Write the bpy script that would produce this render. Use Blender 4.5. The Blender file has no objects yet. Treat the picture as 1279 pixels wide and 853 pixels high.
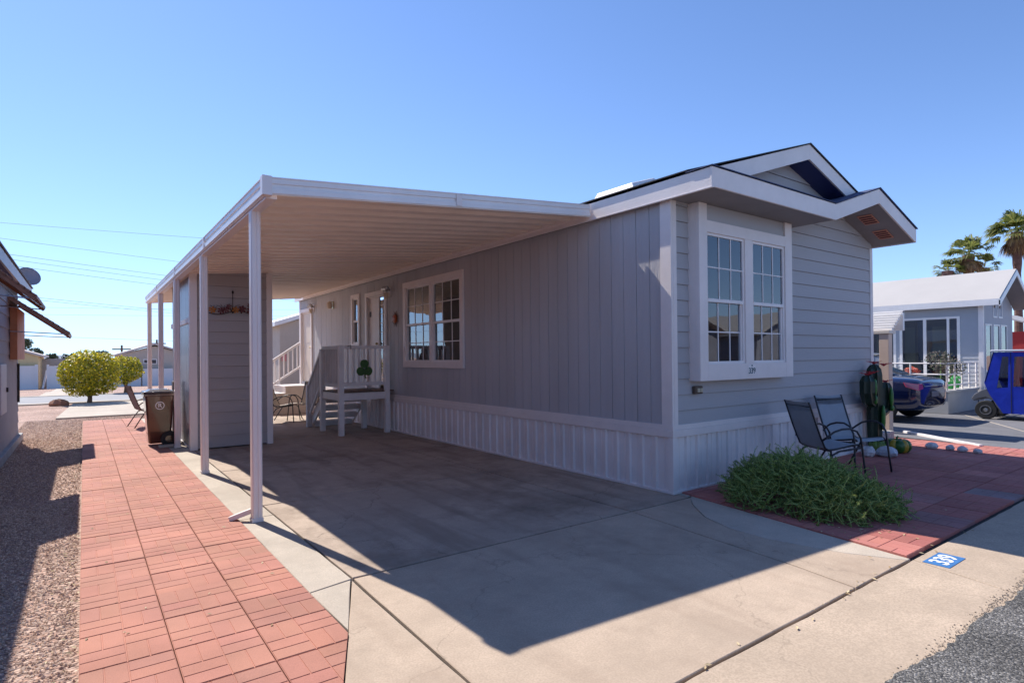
import bpy, bmesh, math, random
from mathutils import Vector, Matrix
random.seed(7)
C = bpy.context.scene.collection
PI = math.pi

# ------------------------------------------------------------------ materials
MATS = {}
def mat(name, col, rough=.6, metal=0, var=.0, vscale=3., bump=0., bscale=40., spec=.5, col2=None, detail=4, stretch=None, coat=0):
    if name in MATS: return MATS[name]
    m = bpy.data.materials.new(name); m.use_nodes = True
    nt = m.node_tree; b = nt.nodes['Principled BSDF']; N = nt.nodes; L = nt.links
    b.inputs['Base Color'].default_value = (*col, 1); b.inputs['Roughness'].default_value = rough
    b.inputs['Metallic'].default_value = metal; b.inputs['Specular IOR Level'].default_value = spec
    if coat: b.inputs['Coat Weight'].default_value = coat
    tc = N.new('ShaderNodeTexCoord'); src = tc.outputs['Object']
    if stretch:
        mp = N.new('ShaderNodeMapping'); mp.inputs['Scale'].default_value = stretch
        L.new(src, mp.inputs['Vector']); src = mp.outputs['Vector']
    if var or col2:
        n = N.new('ShaderNodeTexNoise'); n.inputs['Scale'].default_value = vscale; n.inputs['Detail'].default_value = detail
        n.inputs['Roughness'].default_value = .65
        L.new(src, n.inputs['Vector'])
        r = N.new('ShaderNodeValToRGB'); r.color_ramp.elements[0].position = .3; r.color_ramp.elements[1].position = .7
        c2 = col2 or tuple(c*(1-var) for c in col); c1 = col if col2 else tuple(min(1, c*(1+var*.6)) for c in col)
        r.color_ramp.elements[0].color = (*c2, 1); r.color_ramp.elements[1].color = (*c1, 1)
        L.new(n.outputs['Fac'], r.inputs['Fac']); L.new(r.outputs['Color'], b.inputs['Base Color'])
    if bump:
        n2 = N.new('ShaderNodeTexNoise'); n2.inputs['Scale'].default_value = bscale; n2.inputs['Detail'].default_value = 5
        L.new(src, n2.inputs['Vector'])
        bp = N.new('ShaderNodeBump'); bp.inputs['Strength'].default_value = bump; bp.inputs['Distance'].default_value = .01
        L.new(n2.outputs['Fac'], bp.inputs['Height']); L.new(bp.outputs['Normal'], b.inputs['Normal'])
    MATS[name] = m
    return m

def island_mat(name, cols, rough=.7, var=.15, trans=0.):
    """one colour per loose island, picked at random from the list"""
    m = bpy.data.materials.new(name); m.use_nodes = True; nt = m.node_tree; N = nt.nodes; L = nt.links
    b = N['Principled BSDF']; b.inputs['Roughness'].default_value = rough
    g = N.new('ShaderNodeNewGeometry'); r = N.new('ShaderNodeValToRGB'); cr = r.color_ramp; cr.interpolation = 'LINEAR'
    while len(cr.elements) < len(cols): cr.elements.new(.5)
    for i, c in enumerate(cols):
        cr.elements[i].position = i/(len(cols)-1); cr.elements[i].color = (*c, 1)
    L.new(g.outputs['Random Per Island'], r.inputs['Fac']); L.new(r.outputs['Color'], b.inputs['Base Color'])
    if trans:
        t = N.new('ShaderNodeBsdfTranslucent'); L.new(r.outputs['Color'], t.inputs['Color'])
        mx = N.new('ShaderNodeMixShader'); mx.inputs['Fac'].default_value = trans
        L.new(b.outputs[0], mx.inputs[1]); L.new(t.outputs[0], mx.inputs[2]); L.new(mx.outputs[0], N['Material Output'].inputs['Surface'])
    MATS[name] = m
    return m

def glass_mat(name, tint=(.55, .62, .62), refl=.14):
    m = bpy.data.materials.new(name); m.use_nodes = True; nt = m.node_tree; N = nt.nodes; L = nt.links
    N.remove(N['Principled BSDF'])
    t = N.new('ShaderNodeBsdfTransparent'); t.inputs['Color'].default_value = (*tint, 1)
    g = N.new('ShaderNodeBsdfGlossy'); g.inputs['Roughness'].default_value = .003; g.inputs['Color'].default_value = (.95, .97, 1, 1)
    tc = N.new('ShaderNodeTexCoord'); nz = N.new('ShaderNodeTexNoise'); nz.inputs['Scale'].default_value = 1.6; nz.inputs['Detail'].default_value = 1
    L.new(tc.outputs['Object'], nz.inputs['Vector']); bp = N.new('ShaderNodeBump'); bp.inputs['Strength'].default_value = .06; bp.inputs['Distance'].default_value = .05
    L.new(nz.outputs['Fac'], bp.inputs['Height']); L.new(bp.outputs['Normal'], g.inputs['Normal'])
    f = N.new('ShaderNodeFresnel'); f.inputs['IOR'].default_value = 1.6
    a = N.new('ShaderNodeMath'); a.operation = 'ADD'; a.inputs[1].default_value = refl; a.use_clamp = True
    L.new(f.outputs[0], a.inputs[0]); mx = N.new('ShaderNodeMixShader'); L.new(a.outputs[0], mx.inputs[0])
    L.new(t.outputs[0], mx.inputs[1]); L.new(g.outputs[0], mx.inputs[2]); L.new(mx.outputs[0], N['Material Output'].inputs['Surface'])
    MATS[name] = m
    return m

def concrete_mat(name, base, dark, stain_amt=.5, speck=.25):
    m = bpy.data.materials.new(name); m.use_nodes = True; nt = m.node_tree; N = nt.nodes; L = nt.links
    b = N['Principled BSDF']; b.inputs['Roughness'].default_value = .85; b.inputs['Specular IOR Level'].default_value = .3
    tc = N.new('ShaderNodeTexCoord')
    def noise(sc, det=5, ro=.6, off=0):
        mp = N.new('ShaderNodeMapping'); mp.inputs['Location'].default_value = (off, off*1.3, 0); L.new(tc.outputs['Object'], mp.inputs['Vector'])
        n = N.new('ShaderNodeTexNoise'); n.inputs['Scale'].default_value = sc; n.inputs['Detail'].default_value = det; n.inputs['Roughness'].default_value = ro
        L.new(mp.outputs[0], n.inputs['Vector']); return n.outputs['Fac']
    def ramp(src, p0, p1, v0=0, v1=1):
        r = N.new('ShaderNodeMapRange'); r.inputs[1].default_value = p0; r.inputs[2].default_value = p1; r.inputs[3].default_value = v0; r.inputs[4].default_value = v1
        L.new(src, r.inputs[0]); return r.outputs[0]
    def mix(fac, c1, c2, mode='MIX'):
        x = N.new('ShaderNodeMix'); x.data_type = 'RGBA'; x.blend_type = mode
        for i, s in ((0, fac), (6, c1), (7, c2)):
            if isinstance(s, (tuple, float, int)): x.inputs[i].default_value = (*s, 1) if isinstance(s, tuple) else s
            else: L.new(s, x.inputs[i])
        return x.outputs[2]
    c = mix(ramp(noise(1.1, 6, .7), .38, .64), tuple(v*1.06 for v in base), tuple(v*.80 for v in base))
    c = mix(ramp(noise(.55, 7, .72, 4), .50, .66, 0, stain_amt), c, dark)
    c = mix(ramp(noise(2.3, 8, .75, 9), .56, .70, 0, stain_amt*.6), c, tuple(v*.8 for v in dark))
    c = mix(ramp(noise(5, 8, .8, 21), .46, .62, 0, .30), c, tuple(v*.72 for v in base))
    c = mix(ramp(noise(90, 2, .5, 1), .38, .62, 0, speck*1.6), c, tuple(v*.6 for v in base))
    c = mix(ramp(noise(60, 3, .6, 3), .72, .8, 0, .45), c, tuple(v*.4 for v in base))
    mp = N.new('ShaderNodeMapping'); mp.inputs['Scale'].default_value = (3.2, .35, 1); mp.inputs['Rotation'].default_value = (0, 0, .06); L.new(tc.outputs['Object'], mp.inputs['Vector'])
    st = N.new('ShaderNodeTexNoise'); st.inputs['Scale'].default_value = 1.3; st.inputs['Detail'].default_value = 6; L.new(mp.outputs[0], st.inputs['Vector'])
    c = mix(ramp(st.outputs['Fac'], .52, .68, 0, stain_amt*.55), c, dark)
    wv = N.new('ShaderNodeTexVoronoi'); wv.feature = 'DISTANCE_TO_EDGE'; wv.inputs['Scale'].default_value = .42
    wn = N.new('ShaderNodeTexNoise'); wn.inputs['Scale'].default_value = 2.; wn.inputs['Detail'].default_value = 8
    L.new(tc.outputs['Object'], wn.inputs['Vector']); va = N.new('ShaderNodeVectorMath'); va.operation = 'MULTIPLY_ADD'; va.inputs[1].default_value = (.9, .9, .9)
    L.new(wn.outputs['Color'], va.inputs[0]); L.new(tc.outputs['Object'], va.inputs[2]); L.new(va.outputs[0], wv.inputs['Vector'])
    c = mix(ramp(wv.outputs['Distance'], .0, .0035, stain_amt*.8, 0), c, tuple(v*.35 for v in base))
    L.new(c, b.inputs['Base Color'])
    bp = N.new('ShaderNodeBump'); bp.inputs['Strength'].default_value = .25; bp.inputs['Distance'].default_value = .004
    L.new(noise(120, 4), bp.inputs['Height']); L.new(bp.outputs[0], b.inputs['Normal'])
    MATS[name] = m
    return m

def attr_mat(name, rough=.8, bump=.3, bscale=220, grain=.25):
    """colour from the 'tone' attribute (each paver tile was cast in its own shade) times grain"""
    m = bpy.data.materials.new(name); m.use_nodes = True; nt = m.node_tree; N = nt.nodes; L = nt.links
    b = N['Principled BSDF']; b.inputs['Roughness'].default_value = rough; b.inputs['Specular IOR Level'].default_value = .3
    a = N.new('ShaderNodeAttribute'); a.attribute_name = 'tone'; tc = N.new('ShaderNodeTexCoord')
    n = N.new('ShaderNodeTexNoise'); n.inputs['Scale'].default_value = bscale; n.inputs['Detail'].default_value = 4; L.new(tc.outputs['Object'], n.inputs['Vector'])
    n3 = N.new('ShaderNodeTexNoise'); n3.inputs['Scale'].default_value = 2.2; n3.inputs['Detail'].default_value = 7; L.new(tc.outputs['Object'], n3.inputs['Vector'])
    ad = N.new('ShaderNodeMath'); ad.operation = 'ADD'; L.new(n.outputs['Fac'], ad.inputs[0]); L.new(n3.outputs['Fac'], ad.inputs[1])
    r = N.new('ShaderNodeMapRange'); r.inputs[1].default_value = .7; r.inputs[2].default_value = 1.3; r.inputs[3].default_value = 1-grain; r.inputs[4].default_value = 1+grain*.6
    L.new(ad.outputs[0], r.inputs[0])
    x = N.new('ShaderNodeVectorMath'); x.operation = 'SCALE'; L.new(a.outputs['Color'], x.inputs[0]); L.new(r.outputs[0], x.inputs['Scale'])
    L.new(x.outputs[0], b.inputs['Base Color'])
    bp = N.new('ShaderNodeBump'); bp.inputs['Strength'].default_value = bump; bp.inputs['Distance'].default_value = .003
    L.new(n.outputs['Fac'], bp.inputs['Height']); L.new(bp.outputs[0], b.inputs['Normal'])
    MATS[name] = m
    return m

def speckle_mat(name, cols, scale, bump=.6, dist=.01, rough=.9, big=(.85, 1.1), bigscale=.8):
    m = bpy.data.materials.new(name); m.use_nodes = True; nt = m.node_tree; N = nt.nodes; L = nt.links
    b = N['Principled BSDF']; b.inputs['Roughness'].default_value = rough; b.inputs['Specular IOR Level'].default_value = .25
    tc = N.new('ShaderNodeTexCoord'); v = N.new('ShaderNodeTexVoronoi'); v.inputs['Scale'].default_value = scale; L.new(tc.outputs['Object'], v.inputs['Vector'])
    sx = N.new('ShaderNodeSeparateColor'); L.new(v.outputs['Color'], sx.inputs[0])
    r = N.new('ShaderNodeValToRGB'); cr = r.color_ramp
    while len(cr.elements) < len(cols): cr.elements.new(.5)
    for i, c in enumerate(cols): cr.elements[i].position = i/(len(cols)-1); cr.elements[i].color = (*c, 1)
    L.new(sx.outputs[0], r.inputs[0])
    n = N.new('ShaderNodeTexNoise'); n.inputs['Scale'].default_value = bigscale; n.inputs['Detail'].default_value = 6; L.new(tc.outputs['Object'], n.inputs['Vector'])
    mr = N.new('ShaderNodeMapRange'); mr.inputs[1].default_value = .35; mr.inputs[2].default_value = .65; mr.inputs[3].default_value = big[0]; mr.inputs[4].default_value = big[1]
    L.new(n.outputs['Fac'], mr.inputs[0])
    x = N.new('ShaderNodeVectorMath'); x.operation = 'SCALE'; L.new(r.outputs[0], x.inputs[0]); L.new(mr.outputs[0], x.inputs['Scale']); L.new(x.outputs[0], b.inputs['Base Color'])
    iv = N.new('ShaderNodeMath'); iv.operation = 'MULTIPLY'; iv.inputs[1].default_value = -1; L.new(v.outputs['Distance'], iv.inputs[0])
    bp = N.new('ShaderNodeBump'); bp.inputs['Strength'].default_value = bump; bp.inputs['Distance'].default_value = dist
    L.new(iv.outputs[0], bp.inputs['Height']); L.new(bp.outputs[0], b.inputs['Normal'])
    MATS[name] = m
    return m

WHITE = mat('white_trim_paint', (.82, .745, .71), .5, var=.07, vscale=2.5, bump=.15, bscale=60, stretch=(1, 1, 1))
WHITEV = mat('white_vinyl_skirting', (.86, .80, .775), .45, var=.10, vscale=1.4, bump=.08, bscale=20)
ALU = mat('white_enamelled_aluminium', (.84, .755, .72), .38, var=.06, vscale=1.5)
PAN = mat('painted_roof_pan', (.88, .75, .64), .40, var=.09, vscale=.9)
FASCIA = mat('white_roll_formed_fascia', (.86, .83, .81), .35, var=.08, vscale=2)
SIDE = mat('blue_grey_panel_siding', (.49, .48, .495), .7, var=.14, vscale=1.1, bump=.8, bscale=60, stretch=(1, 1, .12))
LAP = mat('pale_grey_lap_siding', (.44, .43, .44), .65, var=.12, vscale=1.0, bump=.3, bscale=60, stretch=(.12, 1, 1))
GROOVE = mat('groove_shadow_grey', (.20, .19, .20), .8)
SHED = mat('shed_lap_siding', (.40, .365, .36), .7, var=.08, vscale=1.2, bump=.3, bscale=60, stretch=(.12, 1, 1))
SOFF = mat('grey_soffit', (.27, .25, .25), .7, var=.08, vscale=3)
NAVY = mat('shade_blue_soffit', (.035, .045, .16), .6)  # blue of deep shadow put into the soffit colour
SHING = mat('dark_asphalt_shingle', (.055, .06, .075), .85, var=.35, vscale=40, bump=.5, bscale=80)
SHINGB = mat('dark_blue_shingle', (.05, .07, .16), .8, var=.5, vscale=12, bump=.5, bscale=60)
DARK = mat('dark_interior', (.03, .03, .032), .9)
DARKF = mat('dark_window_frame', (.06, .05, .05), .5)
CURT = mat('pale_curtain', (.60, .64, .72), .9, var=.15, vscale=6, stretch=(14, 14, .3))
CURTD = mat('brown_curtain', (.10, .075, .06), .9, var=.4, vscale=6, stretch=(14, 14, .3))
BLIND = mat('cream_blind', (.50, .44, .38), .8)
GLASS = glass_mat('window_glass')
GLASSB = glass_mat('blue_window_glass', (.86, .89, .93), .05)
GLASSD = glass_mat('dark_window_glass', (.55, .62, .66), .10)
BRASS = mat('tarnished_brass', (.45, .33, .16), .35, metal=.8)
SILVER = mat('brushed_silver_metal', (.55, .55, .56), .3, metal=.9)
CREAM = mat('cream_plastic', (.62, .50, .38), .5)
BLACKM = mat('dark_bronze_tube', (.018, .018, .026), .35, spec=.6)
SLING = mat('grey_mesh_sling', (.34, .37, .41), .75, var=.1, vscale=8, bump=.4, bscale=400)
SLINGP = mat('pale_mesh_sling', (.55, .47, .38), .75)
CONC = concrete_mat('driveway_concrete', (.53, .42, .325), (.27, .195, .145), .45)
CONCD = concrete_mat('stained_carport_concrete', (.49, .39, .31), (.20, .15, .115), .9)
CONCL = concrete_mat('pale_kerb_concrete', (.54, .47, .39), (.35, .28, .22), .3)
CONCG = concrete_mat('gutter_concrete', (.54, .43, .33), (.36, .28, .21), .4, .35)
CONCS = concrete_mat('smooth_grey_arc_concrete', (.56, .485, .40), (.30, .26, .23), .3)
DIRT = mat('joint_dirt', (.055, .045, .04), .95, var=.5, vscale=30, bump=.6, bscale=100)
NDRIVE = concrete_mat('neighbour_driveway', (.20, .20, .215), (.10, .10, .11), .5)
PAVER = attr_mat('red_paver')
GRAVEL = speckle_mat('pink_gravel', [(.52, .34, .27), (.36, .22, .17), (.62, .46, .38), (.30, .2, .17), (.50, .36, .30)], 42, .9, .02, big=(.8, 1.12))
FARDIRT = speckle_mat('pale_desert_ground', [(.50, .36, .28), (.42, .30, .23), (.56, .44, .35)], 3, .4, .03)
ASPH = speckle_mat('asphalt', [(.05, .05, .052), (.16, .155, .15), (.08, .078, .078), (.30, .29, .28), (.06, .06, .06), (.11, .105, .10)], 95, 1., .008, big=(.75, 1.15), bigscale=2.)
ASPHF = mat('far_asphalt', (.30, .30, .31), .9, var=.1, vscale=1)
STONE = island_mat('loose_stones', [(.66, .46, .35), (.48, .31, .22), (.80, .62, .48), (.58, .39, .28), (.38, .24, .17), (.72, .54, .42)], .85)
AGG = island_mat('loose_aggregate', [(.16, .14, .13), (.40, .33, .27), (.10, .09, .085), (.50, .42, .34), (.26, .21, .18)], .9)
ROCKW = mat('white_rock', (.62, .60, .60), .8, var=.3, vscale=12, bump=.8, bscale=25)

# ------------------------------------------------------------------ mesh builder
def wloc(o):
    v = Vector((0, 0, 0))
    while o is not None:
        v += o.location; o = o.parent
    return v

class MB:
    def __init__(s): s.v = []; s.f = []; s.tone = None; s.t = []
    def add(s, vs, fs):
        n = len(s.v); s.v += [tuple(p) for p in vs]; s.f += [tuple(i+n for i in f) for f in fs]
        if s.tone is not None: s.t += [s.tone]*len(fs)
        return s
    def box(s, x0, x1, y0, y1, z0, z1):
        x0, x1 = sorted((x0, x1)); y0, y1 = sorted((y0, y1)); z0, z1 = sorted((z0, z1))
        return s.add([(x0,y0,z0),(x1,y0,z0),(x1,y1,z0),(x0,y1,z0),(x0,y0,z1),(x1,y0,z1),(x1,y1,z1),(x0,y1,z1)],
              [(3,2,1,0),(4,5,6,7),(0,1,5,4),(1,2,6,5),(2,3,7,6),(3,0,4,7)])
    def prism(s, poly, z0, z1, inset=0., n=None):
        """poly (x,y) counter-clockwise, extruded in z; inset shrinks the top for a worn edge"""
        k = len(poly); cx = sum(p[0] for p in poly)/k; cy = sum(p[1] for p in poly)/k
        vs = [(x, y, z0) for x, y in poly]
        if inset:
            vs += [(x, y, z1-inset) for x, y in poly]
            top = []
            for i, (x, y) in enumerate(poly):
                px, py = poly[i-1]; nx, ny = poly[(i+1) % k]
                d1 = Vector((x-px, y-py)).normalized() if (x-px or y-py) else Vector((1, 0)); d2 = Vector((nx-x, ny-y)).normalized() if (nx-x or ny-y) else d1
                m = Vector((-(d1.y+d2.y), d1.x+d2.x))
                if m.length > 1e-6: m.normalize()
                top.append((x+m.x*inset*1.2, y+m.y*inset*1.2, z1))
            vs += top
            fs = [(i, (i+1) % k, k+(i+1) % k, k+i) for i in range(k)]+[(k+i, k+(i+1) % k, 2*k+(i+1) % k, 2*k+i) for i in range(k)]+[tuple(range(2*k, 3*k))]
        else:
            vs += [(x, y, z1) for x, y in poly]
            fs = [(i, (i+1) % k, k+(i+1) % k, k+i) for i in range(k)]+[tuple(range(k, 2*k))]
        fs.append(tuple(reversed(range(k))))
        return s.add(vs, fs)
    def extr(s, pts, d):
        """closed polygon of 3D points extruded along vector d"""
        k = len(pts); d = Vector(d); vs = [Vector(p) for p in pts]+[Vector(p)+d for p in pts]
        return s.add(vs, [(i, (i+1) % k, k+(i+1) % k, k+i) for i in range(k)]+[tuple(range(k, 2*k)), tuple(reversed(range(k)))])
    def tube(s, pts, r, n=8, r1=None, caps=True):
        pts = [Vector(p) for p in pts]; m = len(pts); rings = []; up = None
        for i, p in enumerate(pts):
            d = (pts[min(i+1, m-1)]-pts[max(i-1, 0)]).normalized()
            if up is None: up = Vector((0, 0, 1)) if abs(d.z) < .9 else Vector((1, 0, 0))
            a = d.cross(up)
            if a.length < 1e-5: a = d.orthogonal()
            a.normalize(); b = a.cross(d).normalized(); up = b
            rr = r if r1 is None else r+(r1-r)*i/max(1, m-1)
            if isinstance(r, (list, tuple)): rr = r[i]
            rings.append([p+(a*math.cos(2*PI*j/n)+b*math.sin(2*PI*j/n))*rr for j in range(n)])
        vs = [q for g in rings for q in g]; fs = []
        for i in range(m-1):
            for j in range(n): fs.append((i*n+j, i*n+(j+1) % n, (i+1)*n+(j+1) % n, (i+1)*n+j))
        if caps: fs += [tuple(reversed(range(n))), tuple(range((m-1)*n, m*n))]
        return s.add(vs, fs)
    def beam(s, a, b, w, h, up=(0, 0, 1)):
        """square bar from a to b"""
        a = Vector(a); b = Vector(b); d = (b-a).normalized(); up = Vector(up)
        x = d.cross(up)
        if x.length < 1e-4: x = d.cross(Vector((0, 1, 0)))
        x.normalize(); z = x.cross(d).normalized(); q = []
        for p in (a, b):
            for sx, sz in ((-1,-1),(1,-1),(1,1),(-1,1)): q.append(p+x*sx*w/2+z*sz*h/2)
        return s.add(q, [(0,1,2,3),(7,6,5,4),(0,4,5,1),(1,5,6,2),(2,6,7,3),(3,7,4,0)])
    def lathe(s, prof, c=(0, 0, 0), n=24, axis='z'):
        vs = []; m = len(prof)
        for r, z in prof:
            for j in range(n):
                a = 2*PI*j/n; p = (r*math.cos(a), r*math.sin(a), z)
                if axis == 'x': p = (z, r*math.cos(a), r*math.sin(a))
                if axis == 'y': p = (r*math.cos(a), z, -r*math.sin(a))
                vs.append((p[0]+c[0], p[1]+c[1], p[2]+c[2]))
        fs = [(i*n+j, i*n+(j+1) % n, (i+1)*n+(j+1) % n, (i+1)*n+j) for i in range(m-1) for j in range(n)]
        fs += [tuple(reversed(range(n))), tuple(range((m-1)*n, m*n))]
        return s.add(vs, fs)
    def blob(s, c, rx, ry, rz, n=12, m=8, jit=0.):
        vs = []; fs = []
        for i in range(m+1):
            t = PI*i/m
            for j in range(n):
                a = 2*PI*j/n; k = 1+random.uniform(-jit, jit)
                vs.append((c[0]+rx*k*math.sin(t)*math.cos(a), c[1]+ry*k*math.sin(t)*math.sin(a), c[2]+rz*k*math.cos(t)))
        for i in range(m):
            for j in range(n): fs.append((i*n+j, (i+1)*n+j, (i+1)*n+(j+1) % n, i*n+(j+1) % n))
        return s.add(vs, fs)
    def each(s, name, m, parent=None, size=8, fsize=6, **kw):
        for i in range(len(s.v)//size):
            q = MB(); q.v = s.v[i*size:(i+1)*size]; q.f = [tuple(k-i*size for k in f) for f in s.f[i*fsize:(i+1)*fsize]]; q.obj(name, m, parent, **kw)
    def obj(s, name, m, parent=None, smooth=False, bevel=0., wn=False):
        me = bpy.data.meshes.new(name); off = wloc(parent) if parent else Vector((0, 0, 0))
        me.from_pydata([tuple(Vector(p)-off) for p in s.v], [], s.f); me.update()
        if s.t:
            at = me.color_attributes.new('tone', 'FLOAT_COLOR', 'CORNER'); k = 0
            for poly, c in zip(me.polygons, s.t):
                for _ in poly.loop_indices: at.data[k].color = (*c, 1); k += 1
        o = bpy.data.objects.new(name, me); C.objects.link(o); o.parent = parent
        if m: me.materials.append(m)
        if smooth:
            for p in me.polygons: p.use_smooth = True
        if bevel:
            md = o.modifiers.new('edge', 'BEVEL'); md.width = bevel; md.segments = 2; md.limit_method = 'ANGLE'; md.angle_limit = .7
        return o

def thing(name, label, cat, loc=(0, 0, 0), rz=0, group=None):
    o = bpy.data.objects.new(name, None); C.objects.link(o); o.empty_display_size = .2
    o.location = loc; o.rotation_euler = (0, 0, rz); o['label'] = label; o['category'] = cat
    if group: o['group'] = group
    return o
def tag(o, label, cat, group=None, kind=None):
    o['label'] = label; o['category'] = cat
    if group: o['group'] = group
    if kind: o['kind'] = kind
    return o
def struct(o):
    o['kind'] = 'structure'; return o
def dup(root, loc, rz, label=None, group=None):
    r = root.copy(); C.objects.link(r); r.location = loc; r.rotation_euler = (0, 0, rz)
    if label: r['label'] = label
    if group: r['group'] = group
    for ch in list(root.children):
        c = ch.copy(); C.objects.link(c); c.parent = r
        for g in list(ch.children):
            d = g.copy(); C.objects.link(d); d.parent = c
    return r
def subtract(r, holes):
    """rectangle (a0,a1,b0,b1) minus rectangles -> rectangles"""
    out = [r]
    for h in holes:
        nxt = []
        for a0, a1, b0, b1 in out:
            if h[0] >= a1 or h[1] <= a0 or h[2] >= b1 or h[3] <= b0: nxt.append((a0, a1, b0, b1)); continue
            if h[0] > a0: nxt.append((a0, h[0], b0, b1)); a0 = h[0]
            if h[1] < a1: nxt.append((h[1], a1, b0, b1)); a1 = h[1]
            if h[2] > b0: nxt.append((a0, a1, b0, h[2]))
            if h[3] < b1: nxt.append((a0, a1, h[3], b1))
        out = nxt
    return out
class Fr:
    """local frame: u along the wall, n outward, z up (axis-aligned walls)"""
    def __init__(s, o, u, n): s.o = Vector(o); s.u = Vector(u); s.n = Vector(n)
    def p(s, u, n, z): return s.o+s.u*u+s.n*n+Vector((0, 0, z))
    def box(s, m, u0, u1, n0, n1, z0, z1):
        a = s.p(u0, n0, z0); b = s.p(u1, n1, z1); m.box(a.x, b.x, a.y, b.y, a.z, b.z); return m
def text(name, s, size, loc, rot, m, parent=None, ext=.001, bold=0.):
    cu = bpy.data.curves.new(name, 'FONT'); cu.body = s; cu.size = size; cu.extrude = ext; cu.align_x = 'CENTER'; cu.align_y = 'CENTER'
    cu.offset = bold; cu.materials.append(m)
    tmp = bpy.data.objects.new(name+'_curve', cu); C.objects.link(tmp); dg = bpy.context.evaluated_depsgraph_get()
    me = bpy.data.meshes.new_from_object(tmp.evaluated_get(dg)); bpy.data.objects.remove(tmp)
    o = bpy.data.objects.new(name, me); C.objects.link(o); o.parent = parent
    o.location = Vector(loc)-(wloc(parent) if parent else Vector((0, 0, 0))); o.rotation_euler = rot
    return o

# ------------------------------------------------------------------ camera, sky, sun
sc = bpy.context.scene
cd = bpy.data.cameras.new('camera'); cam = bpy.data.objects.new('camera', cd); C.objects.link(cam); sc.camera = cam
fw = Vector((.59162664, .8061903, .00592602)); rt = Vector((.80620267, -.59156824, -.0091802)); up = Vector((.00389535, -.01020882, .9999403))
M = Matrix((rt, up, -fw)).transposed().to_4x4(); M.translation = Vector((-5.28534, -4.192876, 1.55)); cam.matrix_world = M
cd.sensor_width = 36; cd.lens = 20.5135; cd.shift_y = .011143; cd.clip_start = .05; cd.clip_end = 3000
sundir = Vector((-.54, 2.92, 3.22)).normalized()
w = bpy.data.worlds.new('World'); sc.world = w; w.use_nodes = True; nt = w.node_tree
sky = nt.nodes.new('ShaderNodeTexSky'); sky.sky_type = 'NISHITA'; sky.sun_disc = False
sky.sun_elevation = math.asin(sundir.z); sky.sun_rotation = math.atan2(sundir.x, sundir.y)
sky.air_density = 1.0; sky.dust_density = .35; sky.ozone_density = 2.2; sky.altitude = 2200
bg = nt.nodes['Background']; bg.inputs[1].default_value = .15
# soft shoulder on the very bright circumsolar sky: c*k/(c+k)
kk = nt.nodes.new('ShaderNodeVectorMath'); kk.operation = 'ADD'; K = (3.9, 6.2, 10.8); kk.inputs[1].default_value = K
mu = nt.nodes.new('ShaderNodeVectorMath'); mu.operation = 'MULTIPLY'; mu.inputs[1].default_value = K
dv = nt.nodes.new('ShaderNodeVectorMath'); dv.operation = 'DIVIDE'
sd_ = nt.nodes.new('ShaderNodeVectorMath'); sd_.operation = 'SCALE'; sd_.inputs['Scale'].default_value = 1/5.
gm_ = nt.nodes.new('ShaderNodeGamma'); gm_.inputs['Gamma'].default_value = 1.3
su_ = nt.nodes.new('ShaderNodeVectorMath'); su_.operation = 'SCALE'; su_.inputs['Scale'].default_value = 5.
nt.links.new(sky.outputs[0], sd_.inputs[0]); nt.links.new(sd_.outputs[0], gm_.inputs[0]); nt.links.new(gm_.outputs[0], su_.inputs[0])
nt.links.new(su_.outputs[0], kk.inputs[0]); nt.links.new(su_.outputs[0], mu.inputs[0]); nt.links.new(mu.outputs[0], dv.inputs[0]); nt.links.new(kk.outputs[0], dv.inputs[1])
tn = nt.nodes.new('ShaderNodeVectorMath'); tn.operation = 'MULTIPLY'; tn.inputs[1].default_value = (.72, .71, .73)
nt.links.new(dv.outputs[0], tn.inputs[0]); nt.links.new(tn.outputs[0], bg.inputs[0])
sl = bpy.data.lights.new('sun', 'SUN'); sl.energy = 2.35; sl.angle = math.radians(.5); sl.color = (1, .93, .84)
so = bpy.data.objects.new('sun', sl); C.objects.link(so); so.rotation_euler = sundir.to_track_quat('Z', 'Y').to_euler(); so.location = (-3, 20, 25)
sc.view_settings.view_transform = 'Standard'; sc.view_settings.look = 'None'; sc.view_settings.exposure = 1.57; sc.view_settings.gamma = 1
sc.view_settings.use_curve_mapping = False
sc.cycles.diffuse_bounces = 10; sc.cycles.max_bounces = 16

# ------------------------------------------------------------------ ground
def gz(y): return -.03 if y < 29 else (-.03-.76*(y-29)/28 if y < 57 else -.79)
m = MB(); ys = [-60, -20, -8, 0, 8, 16, 22, 29, 36, 43, 50, 57, 75, 120, 300, 900]
for a, b in zip(ys, ys[1:]): m.add([(-700, a, gz(a)), (900, a, gz(a)), (900, b, gz(b)), (-700, b, gz(b))], [(0, 1, 2, 3)])
struct(m.obj('ground', GRAVEL))
m = MB(); m.box(-5.31, 7.2, -3.3, 14.2, -.028, -.021); struct(m.obj('joint_bed', DIRT))

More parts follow.
